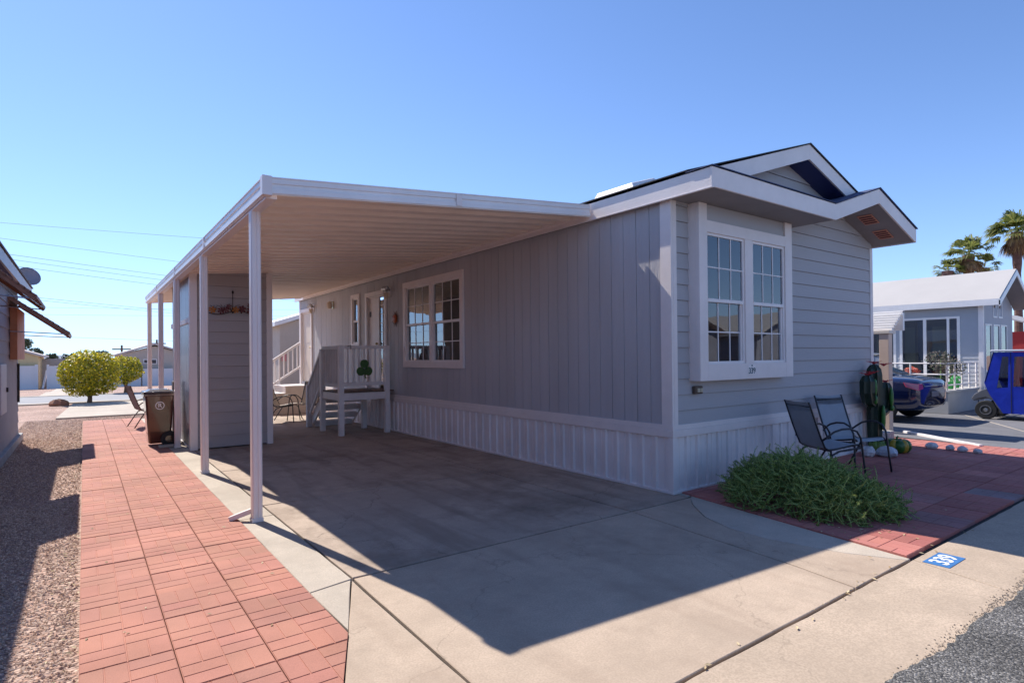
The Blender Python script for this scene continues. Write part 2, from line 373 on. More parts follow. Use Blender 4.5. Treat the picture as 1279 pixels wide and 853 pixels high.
def jitter(poly, step=.25, amp=.0025):
    out = []
    for i, p in enumerate(poly):
        q = poly[(i+1) % len(poly)]; L_ = math.hypot(q[0]-p[0], q[1]-p[1]); k = max(1, int(L_/step))
        for j in range(k):
            t = j/k; a = amp if j else 0
            out.append((p[0]+(q[0]-p[0])*t+random.uniform(-a, a), p[1]+(q[1]-p[1])*t+random.uniform(-a, a)))
    return out
def slab(name, polys, mt, z=0., amp=.0025, step=.2):
    m = MB()
    for p in polys: m.prism(jitter(p, step, amp), -.02, z, .004)
    return struct(m.obj(name, mt))
g = .011
def R(x0, x1, y0, y1): return [(x0+g, y0+g), (x1-g, y0+g), (x1-g, y1-g), (x0+g, y1-g)]
rows = [-.2, 2.35, 4.68, 7.58, 10.3, 14.0]
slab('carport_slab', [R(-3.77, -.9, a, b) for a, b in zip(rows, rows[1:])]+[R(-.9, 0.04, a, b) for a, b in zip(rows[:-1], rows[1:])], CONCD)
slab('edge_strip', [[(-4.085, -.27), (-3.775, -.205), (-3.775, 1.89), (-4.085, 1.89)], [(-4.085, 1.9), (-3.775, 1.9), (-3.775, 7.5), (-4.085, 7.5)], [(-4.085, 7.51), (-3.775, 7.51), (-3.775, 14), (-4.085, 14)],
     [(-4.085, -.28), (-4.075, -.94), (-3.79, -.225)]], CONCL)
slab('driveway_apron', [[(-3.785, -.24), (-4.27, -1.42), (-4.72, -2.408), (-3.83, -2.408)], [(-3.76, -.215), (-3.82, -2.408), (-1.18, -2.408), (-1.1, -1.97), (-1.0, -.95), (-.91, -.215)],
     [(-.895, -.215), (-.985, -.95), (-1.085, -1.97), (-1.165, -2.408), (-.33, -2.408), (-.53, -2.04), (-.66, -1.5), (-.65, -1.14), (-.5, -.76), (-.2, -.4), (.02, -.215)]], CONC)
slab('curved_apron_edge', [[(-.32, -2.408), (-.275, -2.408), (.085, -.18), (.03, -.205), (-.19, -.4), (-.49, -.765), (-.64, -1.14), (-.65, -1.5), (-.52, -2.04)]], CONCS)
slab('skirting_kerb', [[(.045, -.165), (5.4, -.165), (5.4, .02), (.045, .02)]], CONCS)
gut = [[(-9, -3.1), (-5.0, -3.1), (-4.98, -2.425), (-9, -2.425)], [(-4.99, -3.1), (-.47, -3.1), (-.27, -2.425), (-4.97, -2.425)], [(-.455, -3.1), (3.9, -3.1), (4.1, -2.425), (-.255, -2.425)], [(3.91, -3.1), (14, -3.1), (14, -2.425), (4.11, -2.425)]]
slab('street_gutter', gut, CONCG, -.004, .004, .12)
# asphalt with a ragged edge lapping over the gutter
pts = [(-30, -9.5), (30, -9.5)]; x = 30
edge = []
while x > -30:
    edge.append((x, -3.045+.028*math.sin(x*2.1)+.018*math.sin(x*5.3+1)+random.uniform(-.014, .014))); x -= .05 if -4 < x < 5 else .5
m = MB(); m.prism(pts+edge, -.02, .011, .004); struct(m.obj('asphalt_street', ASPH))
m = MB(); m.prism([(.55, -3.35), (1.6, -3.30), (4., -3.62), (4., -3.72), (1.6, -3.40), (.5, -3.43)], .0115, .015); struct(m.obj('tar_seam', mat('tar', (.025, .025, .027), .6, var=.4, vscale=30, bump=.5)))
m = MB(); m.box(-60, 60, 23, 28.2, -.028, -.008); struct(m.obj('far_street', ASPHF))
m = MB(); m.box(-60, 60, 22.55, 22.99, -.028, .01); m.box(-60, 60, 28.21, 28.7, -.028, .01); struct(m.obj('far_kerb', CONCL))
m = MB(); m.prism([(-5.9, 15.6), (-3.3, 15.6), (-3.0, 22.0), (-5.6, 22.0)], -.028, .012); struct(m.obj('concrete_pad', CONCL))
m = MB(); m.prism([(-6.6, 28.75), (-3.9, 28.75), (-4.6, 56), (-7.0, 56)], -.75, 0)
m = MB()
for a, b in ((28.75, 40), (40, 57)):
    m.add([(-6.9, a, gz(a)+.02), (-4.6, a, gz(a)+.02), (-5.4, b, gz(b)+.02), (-7.1, b, gz(b)+.02)], [(0, 1, 2, 3)])
struct(m.obj('far_driveway', CONCL))
m = MB(); m.prism([(6.72, -2.4), (16, -2.4), (16, 9), (6.9, 9), (6.9, .1)], -.028, -.006); struct(m.obj('neighbour_driveway', NDRIVE))
m = MB(); m.beam((7.2, -2.35, -.004), (13.2, 1.4, -.004), .03, .005); struct(m.obj('driveway_joint', CONCL))

# paving: basketweave cast tiles
def clip(poly, a, b, c):
    """keep a*x+b*y<=c"""
    out = []
    for i, p in enumerate(poly):
        q = poly[(i+1) % len(poly)]; dp = a*p[0]+b*p[1]-c; dq = a*q[0]+b*q[1]-c
        if dp <= 0: out.append(p)
        if dp*dq < 0: t = dp/(dp-dq); out.append((p[0]+(q[0]-p[0])*t, p[1]+(q[1]-p[1])*t))
    return out
def paving(name, x0, y0, nx, ny, tx, ty, planes, cols, ztop=.012, seed=3, swap=False, odd=None):
    rnd = random.Random(seed); m = MB()
    for i in range(nx):
        for j in range(ny):
            base = rnd.choice(cols); k = rnd.uniform(.94, 1.05); tone = tuple(c*k for c in base)
            if odd and (i, j) in odd: tone = odd[(i, j)]
            dz = rnd.uniform(-.0025, .0025); ax = x0+i*tx; ay = y0+j*ty; gp = .0032
            def put(xa, xb, ya, yb, z0, z1, ins, tn):
                p = [(xa, ya), (xb, ya), (xb, yb), (xa, yb)]
                for pl in planes:
                    p = clip(p, *pl)
                    if len(p) < 3: return
                ar = abs(sum(p[q][0]*p[(q+1) % len(p)][1]-p[(q+1) % len(p)][0]*p[q][1] for q in range(len(p))))/2
                if ar < 2e-4: return
                m.tone = tn; m.prism(p, z0, z1, ins)
            put(ax+gp, ax+tx-gp, ay+gp, ay+ty-gp, -.02, ztop-.0035+dz, 0, tuple(c*1.08 for c in tone))
            hx = (tx-2*gp)/2; hy = (ty-2*gp)/2
            for a in (0, 1):
                for b in (0, 1):
                    xa = ax+gp+a*hx; ya = ay+gp+b*hy; f = .0026
                    if ((a+b) % 2 == 0) != swap:
                        for q in (0, 1): put(xa+f, xa+hx-f, ya+q*hy/2+f, ya+(q+1)*hy/2-f, ztop-.0062+dz, ztop+dz, .002, tuple(c*rnd.uniform(.97, 1.03) for c in tone))
                    else:
                        for q in (0, 1): put(xa+q*hx/2+f, xa+(q+1)*hx/2-f, ya+f, ya+hy-f, ztop-.0062+dz, ztop+dz, .002, tuple(c*rnd.uniform(.97, 1.03) for c in tone))
    m.tone = None
    return struct(m.obj(name, PAVER))
reds = [(.445, .198, .145), (.46, .207, .152), (.43, .19, .14), (.45, .202, .15), (.405, .18, .135)]
# right edge: x<=-4.09, then the slanted edge below y=-.96
paving('brick_path', -5.315, -2.87, 3, 38, .408, .45, [(1, 0, -4.095), (-1, -.42, -.42*-.98+4.09+.0)] if 0 else [(1, 0, -4.095), (1.25, -.53, 1.25*-4.09-.53*-.98)], reds, seed=5)
reds2 = [(.43, .155, .13), (.47, .175, .15), (.41, .145, .125), (.49, .19, .16)]
paving('brick_patio', -.32, -2.385, 18, 7, .40, .45, [(-2.21, .35, -2.21*-.262+.35*-2.38), (0, 1, .36), (1, .03, 6.62)],
       reds2, seed=11, odd={(7, 0): (.30, .20, .20), (5, 1): (.42, .19, .17), (3, 0): (.35, .17, .16)})
# patio tiles near the wall are cut against the kerb: kerb sits on top

# ------------------------------------------------------------------ loose gravel
def stones(name, regions, mt, n, s0, s1, z, label, seed):
    rnd = random.Random(seed); m = MB()
    for _ in range(n):
        x0, x1, y0, y1, pw = rnd.choices(regions, weights=[abs(r[1]-r[0])*abs(r[3]-r[2])*r[4] for r in regions])[0]
        x = rnd.uniform(x0, x1); y = rnd.uniform(y0, y1); s = rnd.uniform(s0, s1)*(1+.25*max(0, y)*.2)
        a = rnd.uniform(0, PI); q = []
        for dx, dy, dz in ((1, 0, 0), (0, 1, 0), (-1, 0, 0), (0, -1, 0), (.1, .1, 1), (0, 0, -1)):
            k = rnd.uniform(.7, 1.3); dx *= k; dy *= k*.75; dz *= k*.6
            q.append((x+s*(dx*math.cos(a)-dy*math.sin(a)), y+s*(dx*math.sin(a)+dy*math.cos(a)), z+s*dz+s*.25))
        m.add(q, [(0, 1, 4), (1, 2, 4), (2, 3, 4), (3, 0, 4), (1, 0, 5), (2, 1, 5), (3, 2, 5), (0, 3, 5)])
    return tag(m.obj(name, mt), label, 'gravel', kind='stuff')
stones('gravel', [(-6.5, -5.33, -1.5, 4, 3.2), (-6.5, -5.33, 4, 15.4, 1.4), (-5.35, -3.2, 14.3, 15.5, .7)], STONE, 36000, .005, .0135, -.03, 'pinkish crushed gravel beside the red brick path', 1)
stones('road_grit', [(-2.6, 1.2, -3.08, -2.98, 1), (-2.6, 1.2, -3.07, -3.02, 6)], AGG, 1500, .002, .007, -.003, 'loose dark grit along the broken asphalt edge', 2)

rl = random.Random(44); m = MB()
for _ in range(420):
    k = rl.random()
    if k < .6: x, y, z = rl.gauss(-5.38, .06), rl.uniform(-.7, 12), -.005
    elif k < .72: x, y, z = rl.uniform(-5.3, -4.1), rl.uniform(-.7, 10), .016
    elif k < .8: x, y, z = rl.uniform(-4.0, 1), -2.42+rl.gauss(0, .03), .004
    else: x, y, z = rl.gauss(.3, .35), rl.gauss(-1.7, .35), .016
    a = rl.uniform(0, PI); l = rl.uniform(.008, .022); w_ = l*.4; c_, s_ = math.cos(a)*l, math.sin(a)*l
    m.add([(x-c_, y-s_, z), (x+s_*.4, y-c_*.4, z+l*.3), (x+c_, y+s_, z+l*.2), (x-s_*.4, y+c_*.4, z+.002)], [(0, 1, 2, 3)])
tag(m.obj('leaf_litter', island_mat('dry_leaves', [(.45, .33, .18), (.30, .2, .1), (.6, .5, .32), (.2, .14, .08)], .8)), 'tiny dry leaves scattered along the path edge and the driveway joint', 'leaf litter', kind='stuff')
# ------------------------------------------------------------------ windows
def window(parent, F, u0, u1, z0, z1, cas, units, depth=.03, name='window', caswhite=None, glass=GLASS, blinds=(), curt=None, grid=(3, 2), fw_=.035, proud=.035, lowgrid=(3, 2), label=None):
    cm = caswhite or WHITE
    m = MB(); F.box(m, u0, u1, -.01, proud, z1-cas, z1); F.box(m, u0, u1, -.01, proud, z0, z0+cas)
    F.box(m, u0, u0+cas, -.01, proud-.002, z0+cas, z1-cas); F.box(m, u1-cas, u1, -.01, proud-.002, z0+cas, z1-cas)
    w = m.obj(name, cm, parent, bevel=.003)
    if label: w['label'] = label
    iu0, iu1, iz0, iz1 = u0+cas, u1-cas, z0+cas, z1-cas
    fm = MB(); gm = MB(); mull = .09
    uw = (iu1-iu0-mull*(units-1))/units
    mb = MB()
    for k in range(units-1): F.box(mb, iu0+uw*(k+1)+mull*k, iu0+(uw+mull)*(k+1), -.02, proud-.006, iz0, iz1)
    if units > 1: mb.obj('mullion', cm, w, bevel=.002)
    gr = MB(); bl = MB(); cu = MB()
    for k in range(units):
        a = iu0+k*(uw+mull); b = a+uw; zm = (iz0+iz1)/2-.01
        F.box(fm, a, a+fw_, -.045, .012, iz0, iz1); F.box(fm, b-fw_, b, -.045, .012, iz0, iz1)
        F.box(fm, a+fw_, b-fw_, -.045, .012, iz0, iz0+fw_); F.box(fm, a+fw_, b-fw_, -.045, .012, iz1-fw_, iz1)
        if grid: F.box(fm, a+fw_, b-fw_, -.04, .008, zm-.022, zm+.022)
        ga, gb = a+fw_, b-fw_
        for (c, d, off, gg) in ((zm+.022, iz1-fw_, -.02, grid), (iz0+fw_, zm-.022, -.034, lowgrid)) if grid else ((iz0+fw_, iz1-fw_, -.03, None),):
            F.box(gm, ga, gb, off-.002, off+.002, c, d)
            if gg:
                for i in range(1, gg[0]): q = ga+(gb-ga)*i/gg[0]; F.box(gr, q-.008, q+.008, off+.003, off+.010, c, d)
                for i in range(1, gg[1]): q = c+(d-c)*i/gg[1]; F.box(gr, ga, gb, off+.003, off+.011, q-.008, q+.008)
        if k in blinds:
            z = iz1-.04; stop = blinds[k] if isinstance(blinds, dict) else iz0
            while z > stop: F.box(bl, ga, gb, -.10, -.078, z-.004, z); z -= .03
        if curt and k in curt:
            n = 26; ca, cb, cz0, cz1, = curt[k]; ca = a+(b-a)*ca; cb = a+(b-a)*cb; vs = []
            for i in range(n+1):
                u = ca+(cb-ca)*i/n; nn = -.13+.022*math.sin(i*1.9); vs += [F.p(u, nn, iz0+(iz1-iz0)*cz0), F.p(u, nn, iz0+(iz1-iz0)*cz1)]
            MB().add(vs, [(2*i, 2*i+2, 2*i+3, 2*i+1) for i in range(n)]).obj('curtain', CURTD, w)
    fm.obj('sash_frame', WHITEV, w, bevel=.002); gm.obj('pane', glass, w)
    if gr.v: gr.obj('glazing_grid', WHITEV, w)
    if bl.v: bl.obj('blind', BLIND, w)
    return w

# ------------------------------------------------------------------ main home
home = thing('mobile_home', 'long blue-grey manufactured home with white trim and a bay window, attached to the carport', 'mobile home', (0, 0, 0))
LEN = 13.85; WID = 5.05
FL = Fr((0, 0, 0), (0, 1, 0), (-1, 0, 0))       # long side, u=y
FE = Fr((0, 0, 0), (1, 0, 0), (0, -1, 0))       # end, u=x
holesL = [(4.49, 6.63, 1.45, 2.96), (9.16, 9.51, 1.89, 2.98), (7.66, 8.62, .87, 2.93), (12.75, 13.66, .87, 2.92)]
m = MB()
for a0, a1, b0, b1 in subtract((.0, LEN, .74, 3.45), holesL): m.box(.012, .06, a0, a1, b0, b1)
y = .1
k = 0
mm = MB()
while y < LEN-.05:
    y1 = min(y+.2032, LEN-.02)
    for a0, a1, b0, b1 in subtract((y+.0035, y1-.0035, .745, 3.42), holesL): mm.box(0.0+(.0012 if k % 2 else 0), .0125, a0, a1, b0, b1)
    y = y1; k += 1
wl = mm.obj('wall', SIDE, home, bevel=.002); wl['label'] = 'long wall of blue-grey grooved panel siding'
m.obj('wall_backing', GROOVE, wl)
# end wall lap siding
def roofz(x): return 3.48+.318*(x+.15) if x < 2.52 else 4.33-.318*(x-2.52)
m = MB(); z = .74; i = 0
hole = (.55, 2.05, 1.50, 2.92)
while z < 4.25:
    z1 = z+.178
    # x range under main roof
    def xr(zz): return (max(.003, (zz-3.49)/.318-.15), min(WID, 2.52+(4.32-zz)/.318))
    if z > 4.28: break
    z1 = min(z1, 4.31)
    A0, A1 = xr(z); T0, T1 = xr(z1); T1 = max(T0+.001, T1)
    for a0, a1, b0, b1 in subtract((A0, A1, z, z1), [hole] if z < 3 else []):
        if b1-b0 < .01: continue
        t0 = (b0-z)/.178; t1 = (b1-z)/.178; gz_ = .0045 if b0 == z else 0
        n0 = -.020+.016*t0; n1 = -.020+.016*t1
        c0 = max(a0, T0); c1 = min(a1, T1); b0 += gz_
        m.add([(a0, n0, b0), (a1, n0, b0), (c1, n1, b1), (c0, n1, b1), (a0, .03, b0), (a1, .03, b0), (c1, .03, b1), (c0, .03, b1)],
              [(0, 1, 2, 3), (7, 6, 5, 4), (0, 4, 5, 1), (1, 5, 6, 2), (2, 6, 7, 3), (3, 7, 4, 0)])
    z = z1
we = m.obj('wall', LAP, home); we['label'] = 'end wall of pale grey lap siding'
m = MB(); m.extr([(2.52, .031, 4.28), (.05, .031, 3.49), (.05, .031, 3.0), (5.0, .031, 3.0), (5.0, .031, 3.49)], (0, .01, 0))
for a0, a1, b0, b1 in subtract((.05, 5.0, .75, 2.999), [hole]): m.box(a0, a1, -.0035, .0, b0, b1)
m.obj('wall_backing', GROOVE, we)
# plain far sides and floor, so the inside is closed
m = MB(); m.box(WID-.05, WID, .02, LEN, .74, 3.3); m.box(.061, WID-.051, LEN-.06, LEN, .74, 3.3); m.obj('wall', LAP, home)
m = MB(); m.box(.07, WID-.06, .05, LEN-.07, .70, .76); m.box(2.4, 2.45, .06, LEN-.1, .77, 3.3); m.obj('inner_partition', mat('interior_beige', (.24, .2, .17), .9), home)
# corner trims
m = MB(); m.box(-.022, .012, -.022, .13, .745, 3.3); m.box(.013, .075, -.024, -.004, .745, 3.3)
m.obj('corner_trim', WHITE, home, bevel=.003)
m = MB(); m.box(WID-.075, WID+.02, -.024, .01, .745, 3.24); m.obj('corner_trim', WHITE, home, bevel=.003)
m = MB(); m.box(-.02, .012, LEN-.1, LEN+.02, .745, 3.3); m.obj('corner_trim', WHITE, home, bevel=.003)
# belly band
m = MB(); m.box(-.04, .0, -.04, LEN+.02, .63, .71); m.box(.0, WID+.03, -.04, 0, .63, .71)
m.box(-.028, .0, -.028, LEN, .711, .765); m.box(0, WID+.02, -.028, 0, .711, .765)
m.obj('belly_band', WHITE, home, bevel=.003)
# ribbed skirting
m = MB()
def ribbed(F, L_, n0):
    u = .0
    while u < L_:
        prof = [(0, 0), (.010, .026), (.034, .026), (.044, .0), (.10, .002), (.106, -.006), (.112, .002), (.20, 0)]
        for (a, d), (b, e) in zip(prof, prof[1:]):
            ua, ub = min(u+a, L_), min(u+b, L_)
            if ub <= ua: continue
            q = [F.p(ua, n0+d, .015), F.p(ub, n0+e, .015), F.p(ub, n0+e, .64), F.p(ua, n0+d, .64)]
            m.add(q, [(0, 1, 2, 3)])
        u += .20
ribbed(FL, LEN, .004); ribbed(FE, WID, .004)
sk = m.obj('skirting', WHITEV, home)
m = MB(); m.box(-.036, .0, -.036, LEN, 0.002, .03); m.box(0, WID, -.036, 0, 0.002, .03); m.box(-.034, .03, -.034, .03, .03, .63)
m.obj('base_track', WHITEV, sk, bevel=.002)
m = MB(); m.box(.01, WID-.01, .03, LEN-.02, 0, .62); m.obj('underside', DARK, sk)
# fascia boards
m = MB(); E0 = -.10
m.box(E0, E0+.025, -.587, LEN+.2, 3.272, 3.475)
m.extr([(E0-.003, -.613, 3.27), (2.55, -.613, 3.27), (2.55, -.613, 3.477), (E0-.003, -.613, 3.477)], (0, .025, 0))
def rake(x0, z0, x1, z1, y, h=.205, t=.025):
    m.extr([(x0, y, z0-h), (x1, y, z1-h), (x1, y, z1), (x0, y, z0)], (0, t, 0))
rake(2.55, 3.475, 3.86, 3.885, -.61); rake(3.86, 3.885, 5.15, 3.47, -.61)
m.box(5.15, 5.175, -.61, LEN+.2, 3.262, 3.465)
rake(E0+.02, 3.48, 2.52, 4.335, -.30, .20); rake(2.52, 4.335, 5.14, 3.50, -.30, .20)
rake(E0+.02, 3.48, 2.52, 4.335, LEN+.18, .20); rake(2.52, 4.335, 5.14, 3.50, LEN+.18, .20)
m.obj('fascia', WHITE, home, bevel=.003)
m = MB()   # lower lip that catches the sun
m.box(E0-.006, E0+.03, -.616, LEN+.2, 3.262, 3.272); m.obj('drip_edge', WHITEV, home)
# roof skins
def sheet(m, pts, t=.012):
    k = len(pts); lo = [(p[0], p[1], p[2]-t) for p in pts]
    m.add(list(pts)+lo, [tuple(range(k)), tuple(reversed(range(k, 2*k)))]+[(i, k+i, k+(i+1) % k, (i+1) % k) for i in range(k)])
m = MB(); e = .02
sheet(m, [(E0-e, -.32, roofz(E0)+.016), (2.52, -.32, 4.352), (2.52, LEN+.22, 4.352), (E0-e, LEN+.22, roofz(E0)+.016)])
sheet(m, [(2.52, -.32, 4.352), (5.17+e, -.32, 4.352-.318*2.67), (5.17+e, LEN+.22, 4.352-.318*2.67), (2.52, LEN+.22, 4.352)])
rf = m.obj('roof', SHING, home)
m = MB(); h = .013
sheet(m, [(E0-e, -.63, 3.478+h), (2.55, -.63, 3.478+h), (2.55, .0, 3.672+h), (.46, .0, 3.672+h), (E0-e, -.30, 3.478+h)], .01)
sheet(m, [(2.55, -.63, 3.480+h), (3.86, -.63, 3.893+h), (3.86, -.0, 3.893+h), (2.55, -.0, 3.480+h)], .01)
sheet(m, [(3.86, -.63, 3.893+h), (5.17+e, -.63, 3.468+h), (5.17+e, -.321, 3.468+h), (3.86, -.321, 3.893+h)], .01)
pr_ = m.obj('front_roof', SHINGB, home)
# soffits
m = MB(); m.box(E0+.03, 2.55, -.58, -.0, 3.275, 3.285)
m.extr([(2.55, -.58, 3.275), (3.86, -.58, 3.69), (5.145, -.58, 3.28), (5.145, -.58, 3.29), (3.86, -.58, 3.70), (2.55, -.58, 3.285)], (0, .58, 0))
m.box(E0+.03, -.0, .0, LEN+.1, 3.275, 3.285); m.box(WID, 5.145, .0, LEN+.1, 3.28, 3.29)
sf = m.obj('soffit', SOFF, home)
m = MB(); sheet(m, [(.2, -.27, roofz(.2)-.185), (2.52, -.27, 4.145), (2.52, .0, 4.145), (.2, .0, roofz(.2)-.185)]); sheet(m, [(2.52, -.27, 4.145), (4.9, -.27, roofz(4.9)-.185), (4.9, .0, roofz(4.9)-.185), (2.52, .0, 4.145)])
m.obj('soffit', NAVY, home)
VENT = mat('peach_vent', (.62, .27, .18), .6); VENTD = mat('dark_vent_slot', (.10, .03, .03), .8)
for cx in (4.25, 4.76):
    m = MB(); m2 = MB()
    def sz(x): return 3.69-.319*(x-3.86)-.006
    a = cx-.14; b = cx+.14
    m.extr([(a, -.40, sz(a)), (b, -.40, sz(b)), (b, -.40, sz(b)-.008), (a, -.40, sz(a)-.008)], (0, .2, 0))
    vt = m.obj('soffit_vent', WHITE if 0 else VENT, sf)
    for q in range(4):
        x0 = a+.03+q*.062; m2.extr([(x0, -.385, sz(x0)-.009), (x0+.028, -.385, sz(x0+.028)-.009), (x0+.028, -.385, sz(x0+.028)-.013), (x0, -.385, sz(x0)-.013)], (0, .17, 0))
    m2.obj('vent_slots', VENTD, vt)
# skylight
m = MB(); n_ = Vector((-.318, 0, 1)).normalized()
def rp(x, y, h): return Vector((x, y, roofz(x)+.018))+n_*h
q0 = [rp(.1, .62, 0), rp(.6, .62, 0), rp(.6, 1.32, 0), rp(.1, 1.32, 0)]; q1 = [rp(.15, .67, .07), rp(.55, .67, .07), rp(.55, 1.27, .07), rp(.15, 1.27, .07)]
m.add(q0+q1, [(4, 5, 6, 7)]+[(i, (i+1) % 4, 4+(i+1) % 4, 4+i) for i in range(4)]); m.obj('roof_skylight', WHITEV, rf, bevel=.01)
# windows
window(home, FL, 4.39, 6.73, 1.35, 3.06, .11, 2, glass=GLASS, blinds={1: 2.55, 0: 2.9}, curt={0: (0, .28, 0, 1), 1: (.72, 1, 0, .5)}, label='wide twin sash window with blinds under the carport')
window(home, FL, 9.07, 9.60, 1.80, 3.07, .09, 1, grid=(1, 1), lowgrid=(1, 1), blinds={0: 2.6}, label='narrow window beside the entry door')
# entry door
def door(u0, u1, z0, z1, openleaf=True):
    m = MB(); FL.box(m, u0, u0+.10, -.01, .035, z0, z1); FL.box(m, u1-.10, u1, -.01, .035, z0, z1); FL.box(m, u0+.1, u1-.1, -.01, .036, z1-.1, z1)
    d = m.obj('door', WHITE, home, bevel=.003)
    a, b = u0+.1, u1-.1
    m = MB(); FL.box(m, a, a+.03, -.12, -.01, z0, z1-.1); FL.box(m, b-.03, b, -.12, -.01, z0, z1-.1); FL.box(m, a+.03, b-.03, -.12, -.01, z1-.13, z1-.1); m.obj('jamb', WHITE, d)
    if openleaf:
        m = MB(); FL.box(m, a+.42, b-.03, -.07, -.035, z0, z1-.13); lf = m.obj('door_leaf', WHITE, d, bevel=.004)
        m = MB(); FL.box(m, a+.05, a+.40, -.06, -.055, z0+.1, z1-.2); m.obj('door_glass', GLASSD, d)
        m = MB()
        for q in range(9): FL.box(m, a+.04, a+.41, -.054, -.045, z0+.25+q*.2, z0+.262+q*.2)
        FL.box(m, a+.22, a+.232, -.054, -.044, z0+.1, z1-.2); FL.box(m, a+.03, a+.05, -.07, -.03, z0, z1-.13); FL.box(m, a+.40, a+.42, -.07, -.03, z0, z1-.13)
        m.obj('glazing_grid', WHITEV, d)
        m = MB(); FL.box(m, b-.12, b-.06, -.035, -.02, z1-.55, z1-.43); m.obj('hinge', BLACKM, d)
    else:
        m = MB(); FL.box(m, a+.03, b-.03, -.07, -.035, z0, z1-.13); m.obj('door_leaf', mat('cream_door', (.72, .62, .52), .5, var=.06), d, bevel=.004)
        for zz in (z0+.25, z0+1.15):
            m = MB(); FL.box(m, a+.16, b-.16, -.034, -.028, zz, zz+.7); m.obj('door_panel', MATS['cream_door'], d, bevel=.004)
    m = MB(); p = FL.p(a+.47 if openleaf else a+.12, 0, z0+1.0); m.blob((p.x-.0, p.y, p.z), .03, .03, .03); m.obj('door_knob', BRASS, d, smooth=True)
    return d
door(7.56, 8.72, .86, 3.03)['label'] = 'entry door standing at the porch, part white leaf, part dark glass'
door(12.65, 13.77, .86, 3.0, False)['label'] = 'cream rear door at the far end of the wall'
# wall lamps
def lantern(y, z, kind):
    m = MB(); m.box(-.02, 0, y-.06, y+.06, z-.1, z+.1); l = m.obj('wall_lamp', BRASS if kind else WHITE, home, bevel=.005)
    if kind == 1:
        m = MB(); m.lathe([(.05, -.09), (.075, -.03), (.075, .05), (.03, .09), (.005, .11)], (-.10, y, z), 10); m.obj('lamp_shade', CREAM, l, smooth=False)
        m = MB(); m.beam((-.01, y, z+.08), (-.10, y, z+.10), .015, .015); m.obj('lamp_arm', BRASS, l)
    else:
        m = MB(); m.lathe([(.03, -.06), (.045, -.02), (.055, .06)], (-.08, y+.03, z-.08), 12); m.obj('lamp_shade', CREAM, l)
        m = MB()
        for s_ in (-1, 1): m.tube([(-.02, y-.02, z+.03), (-.12, y-.06+s_*.05, z+.07), (-.17, y-.09+s_*.05, z+.04)], [.02, .045, .055], 12)
        m.obj('spot_head', SILVER, l, smooth=True)
lantern(10.92, 2.93, 1); lantern(7.40, 2.95, 0); lantern(12.52, 2.97, 0)
# bay window box on the end wall
BX0, BX1, BZ0, BZ1, BD = .30, 2.30, 1.25, 3.272, .16
m = MB()
for (u0, u1, z0, z1) in ((BX0, BX0+.15, BZ0, BZ1), (BX1-.17, BX1, BZ0, BZ1), (BX0+.15, BX1-.17, BZ0, 1.44), (BX0+.15, BX1-.17, 2.95, 3.085)):
    FE.box(m, u0, u1, BD-.05, BD, z0, z1)
FE.box(m, 1.21, 1.38, BD-.05, BD-.003, 1.44, 2.95)
bay = m.obj('bay_window', WHITE, home, bevel=.003); bay['label'] = 'white boxed bay window on the end wall'
m = MB(); FE.box(m, BX0+.15, BX1-.17, BD-.05, BD-.022, 3.086, 3.178); FE.box(m, BX0+.15, BX1-.17, BD-.05, BD-.028, 3.18, 3.272); m.obj('infill_siding', LAP, bay)
m = MB(); FE.box(m, BX0, BX0+.03, 0, BD-.051, BZ0, BZ1); FE.box(m, BX1-.03, BX1, 0, BD-.051, BZ0, BZ1); FE.box(m, BX0+.03, BX1-.03, 0, BD-.051, BZ0, BZ0+.04); FE.box(m, BX0+.03, BX1-.03, 0, BD-.051, 2.96, 3.0); m.obj('box_side', WHITE, bay)
FB = Fr((0, -BD+.05, 0), (1, 0, 0), (0, -1, 0))
fr = MB(); gl = MB(); gd = MB(); cu = MB(); gd2 = MB()
for a, b in ((.45, 1.21), (1.38, 2.13)):
    z0, z1, zm, f = 1.44, 2.95, 2.175, .03
    FB.box(fr, a, a+f, -.03, .03, z0, z1); FB.box(fr, b-f, b, -.03, .03, z0, z1); FB.box(fr, a+f, b-f, -.03, .03, z0, z0+f); FB.box(fr, a+f, b-f, -.03, .03, z1-f, z1); FB.box(fr, a+f, b-f, -.03, .034, zm-.02, zm+.02)
    FB.box(fr, b-f-.022, b-f, -.01, .01, z0+f, zm-.02)
    for c, d, off, G in ((zm+.02, z1-f, .012, gd), (z0+f, zm-.02, -.008, gd2)):
        FB.box(gl, a+f, b-f, off-.002, off+.002, c, d)
        for i in (1, 2): q = a+f+(b-a-2*f)*i/3; FB.box(G, q-.007, q+.007, off+.003, off+.009, c, d)
        q = (c+d)/2; FB.box(G, a+f, b-f, off+.003, off+.010, q-.007, q+.007)
    vs = []; n = 60
    ca, cb = (a+.5, b) if a < 1 else (a, b)
    for i in range(n+1):
        u = ca+(cb-ca)*i/n; nn = -.03-.02+.012*math.sin(i*1.3)+.006*math.sin(i*.7); vs += [FB.p(u, nn, 1.46), FB.p(u, nn, 2.93)]
    MB().add(vs, [(2*i, 2*i+2, 2*i+3, 2*i+1) for i in range(n)]).obj('curtain', CURT, bay)
fr.obj('sash_frame', WHITEV, bay, bevel=.002); gl.obj('pane', GLASSB, bay); gd.obj('glazing_grid', WHITEV, bay); gd2.obj('glazing_grid', WHITEV, bay)
NUMB = mat('teal_number', (.02, .10, .14), .5)
PLQ = MB(); PLQ.box(1.24, 1.40, -BD-.004, -BD, 1.30, 1.42); pq = PLQ.obj('address_plate', WHITEV, home)
text('address_number', '339', .10, (1.32, -BD-.006, 1.345), (PI/2, 0, 0), NUMB, pq, .002, .001)
m = MB(); m.lathe([(.012, 0), (.012, .004)], (1.32, -BD-.006, 1.41), 8, 'y'); m.obj('number_mark', NUMB, pq)
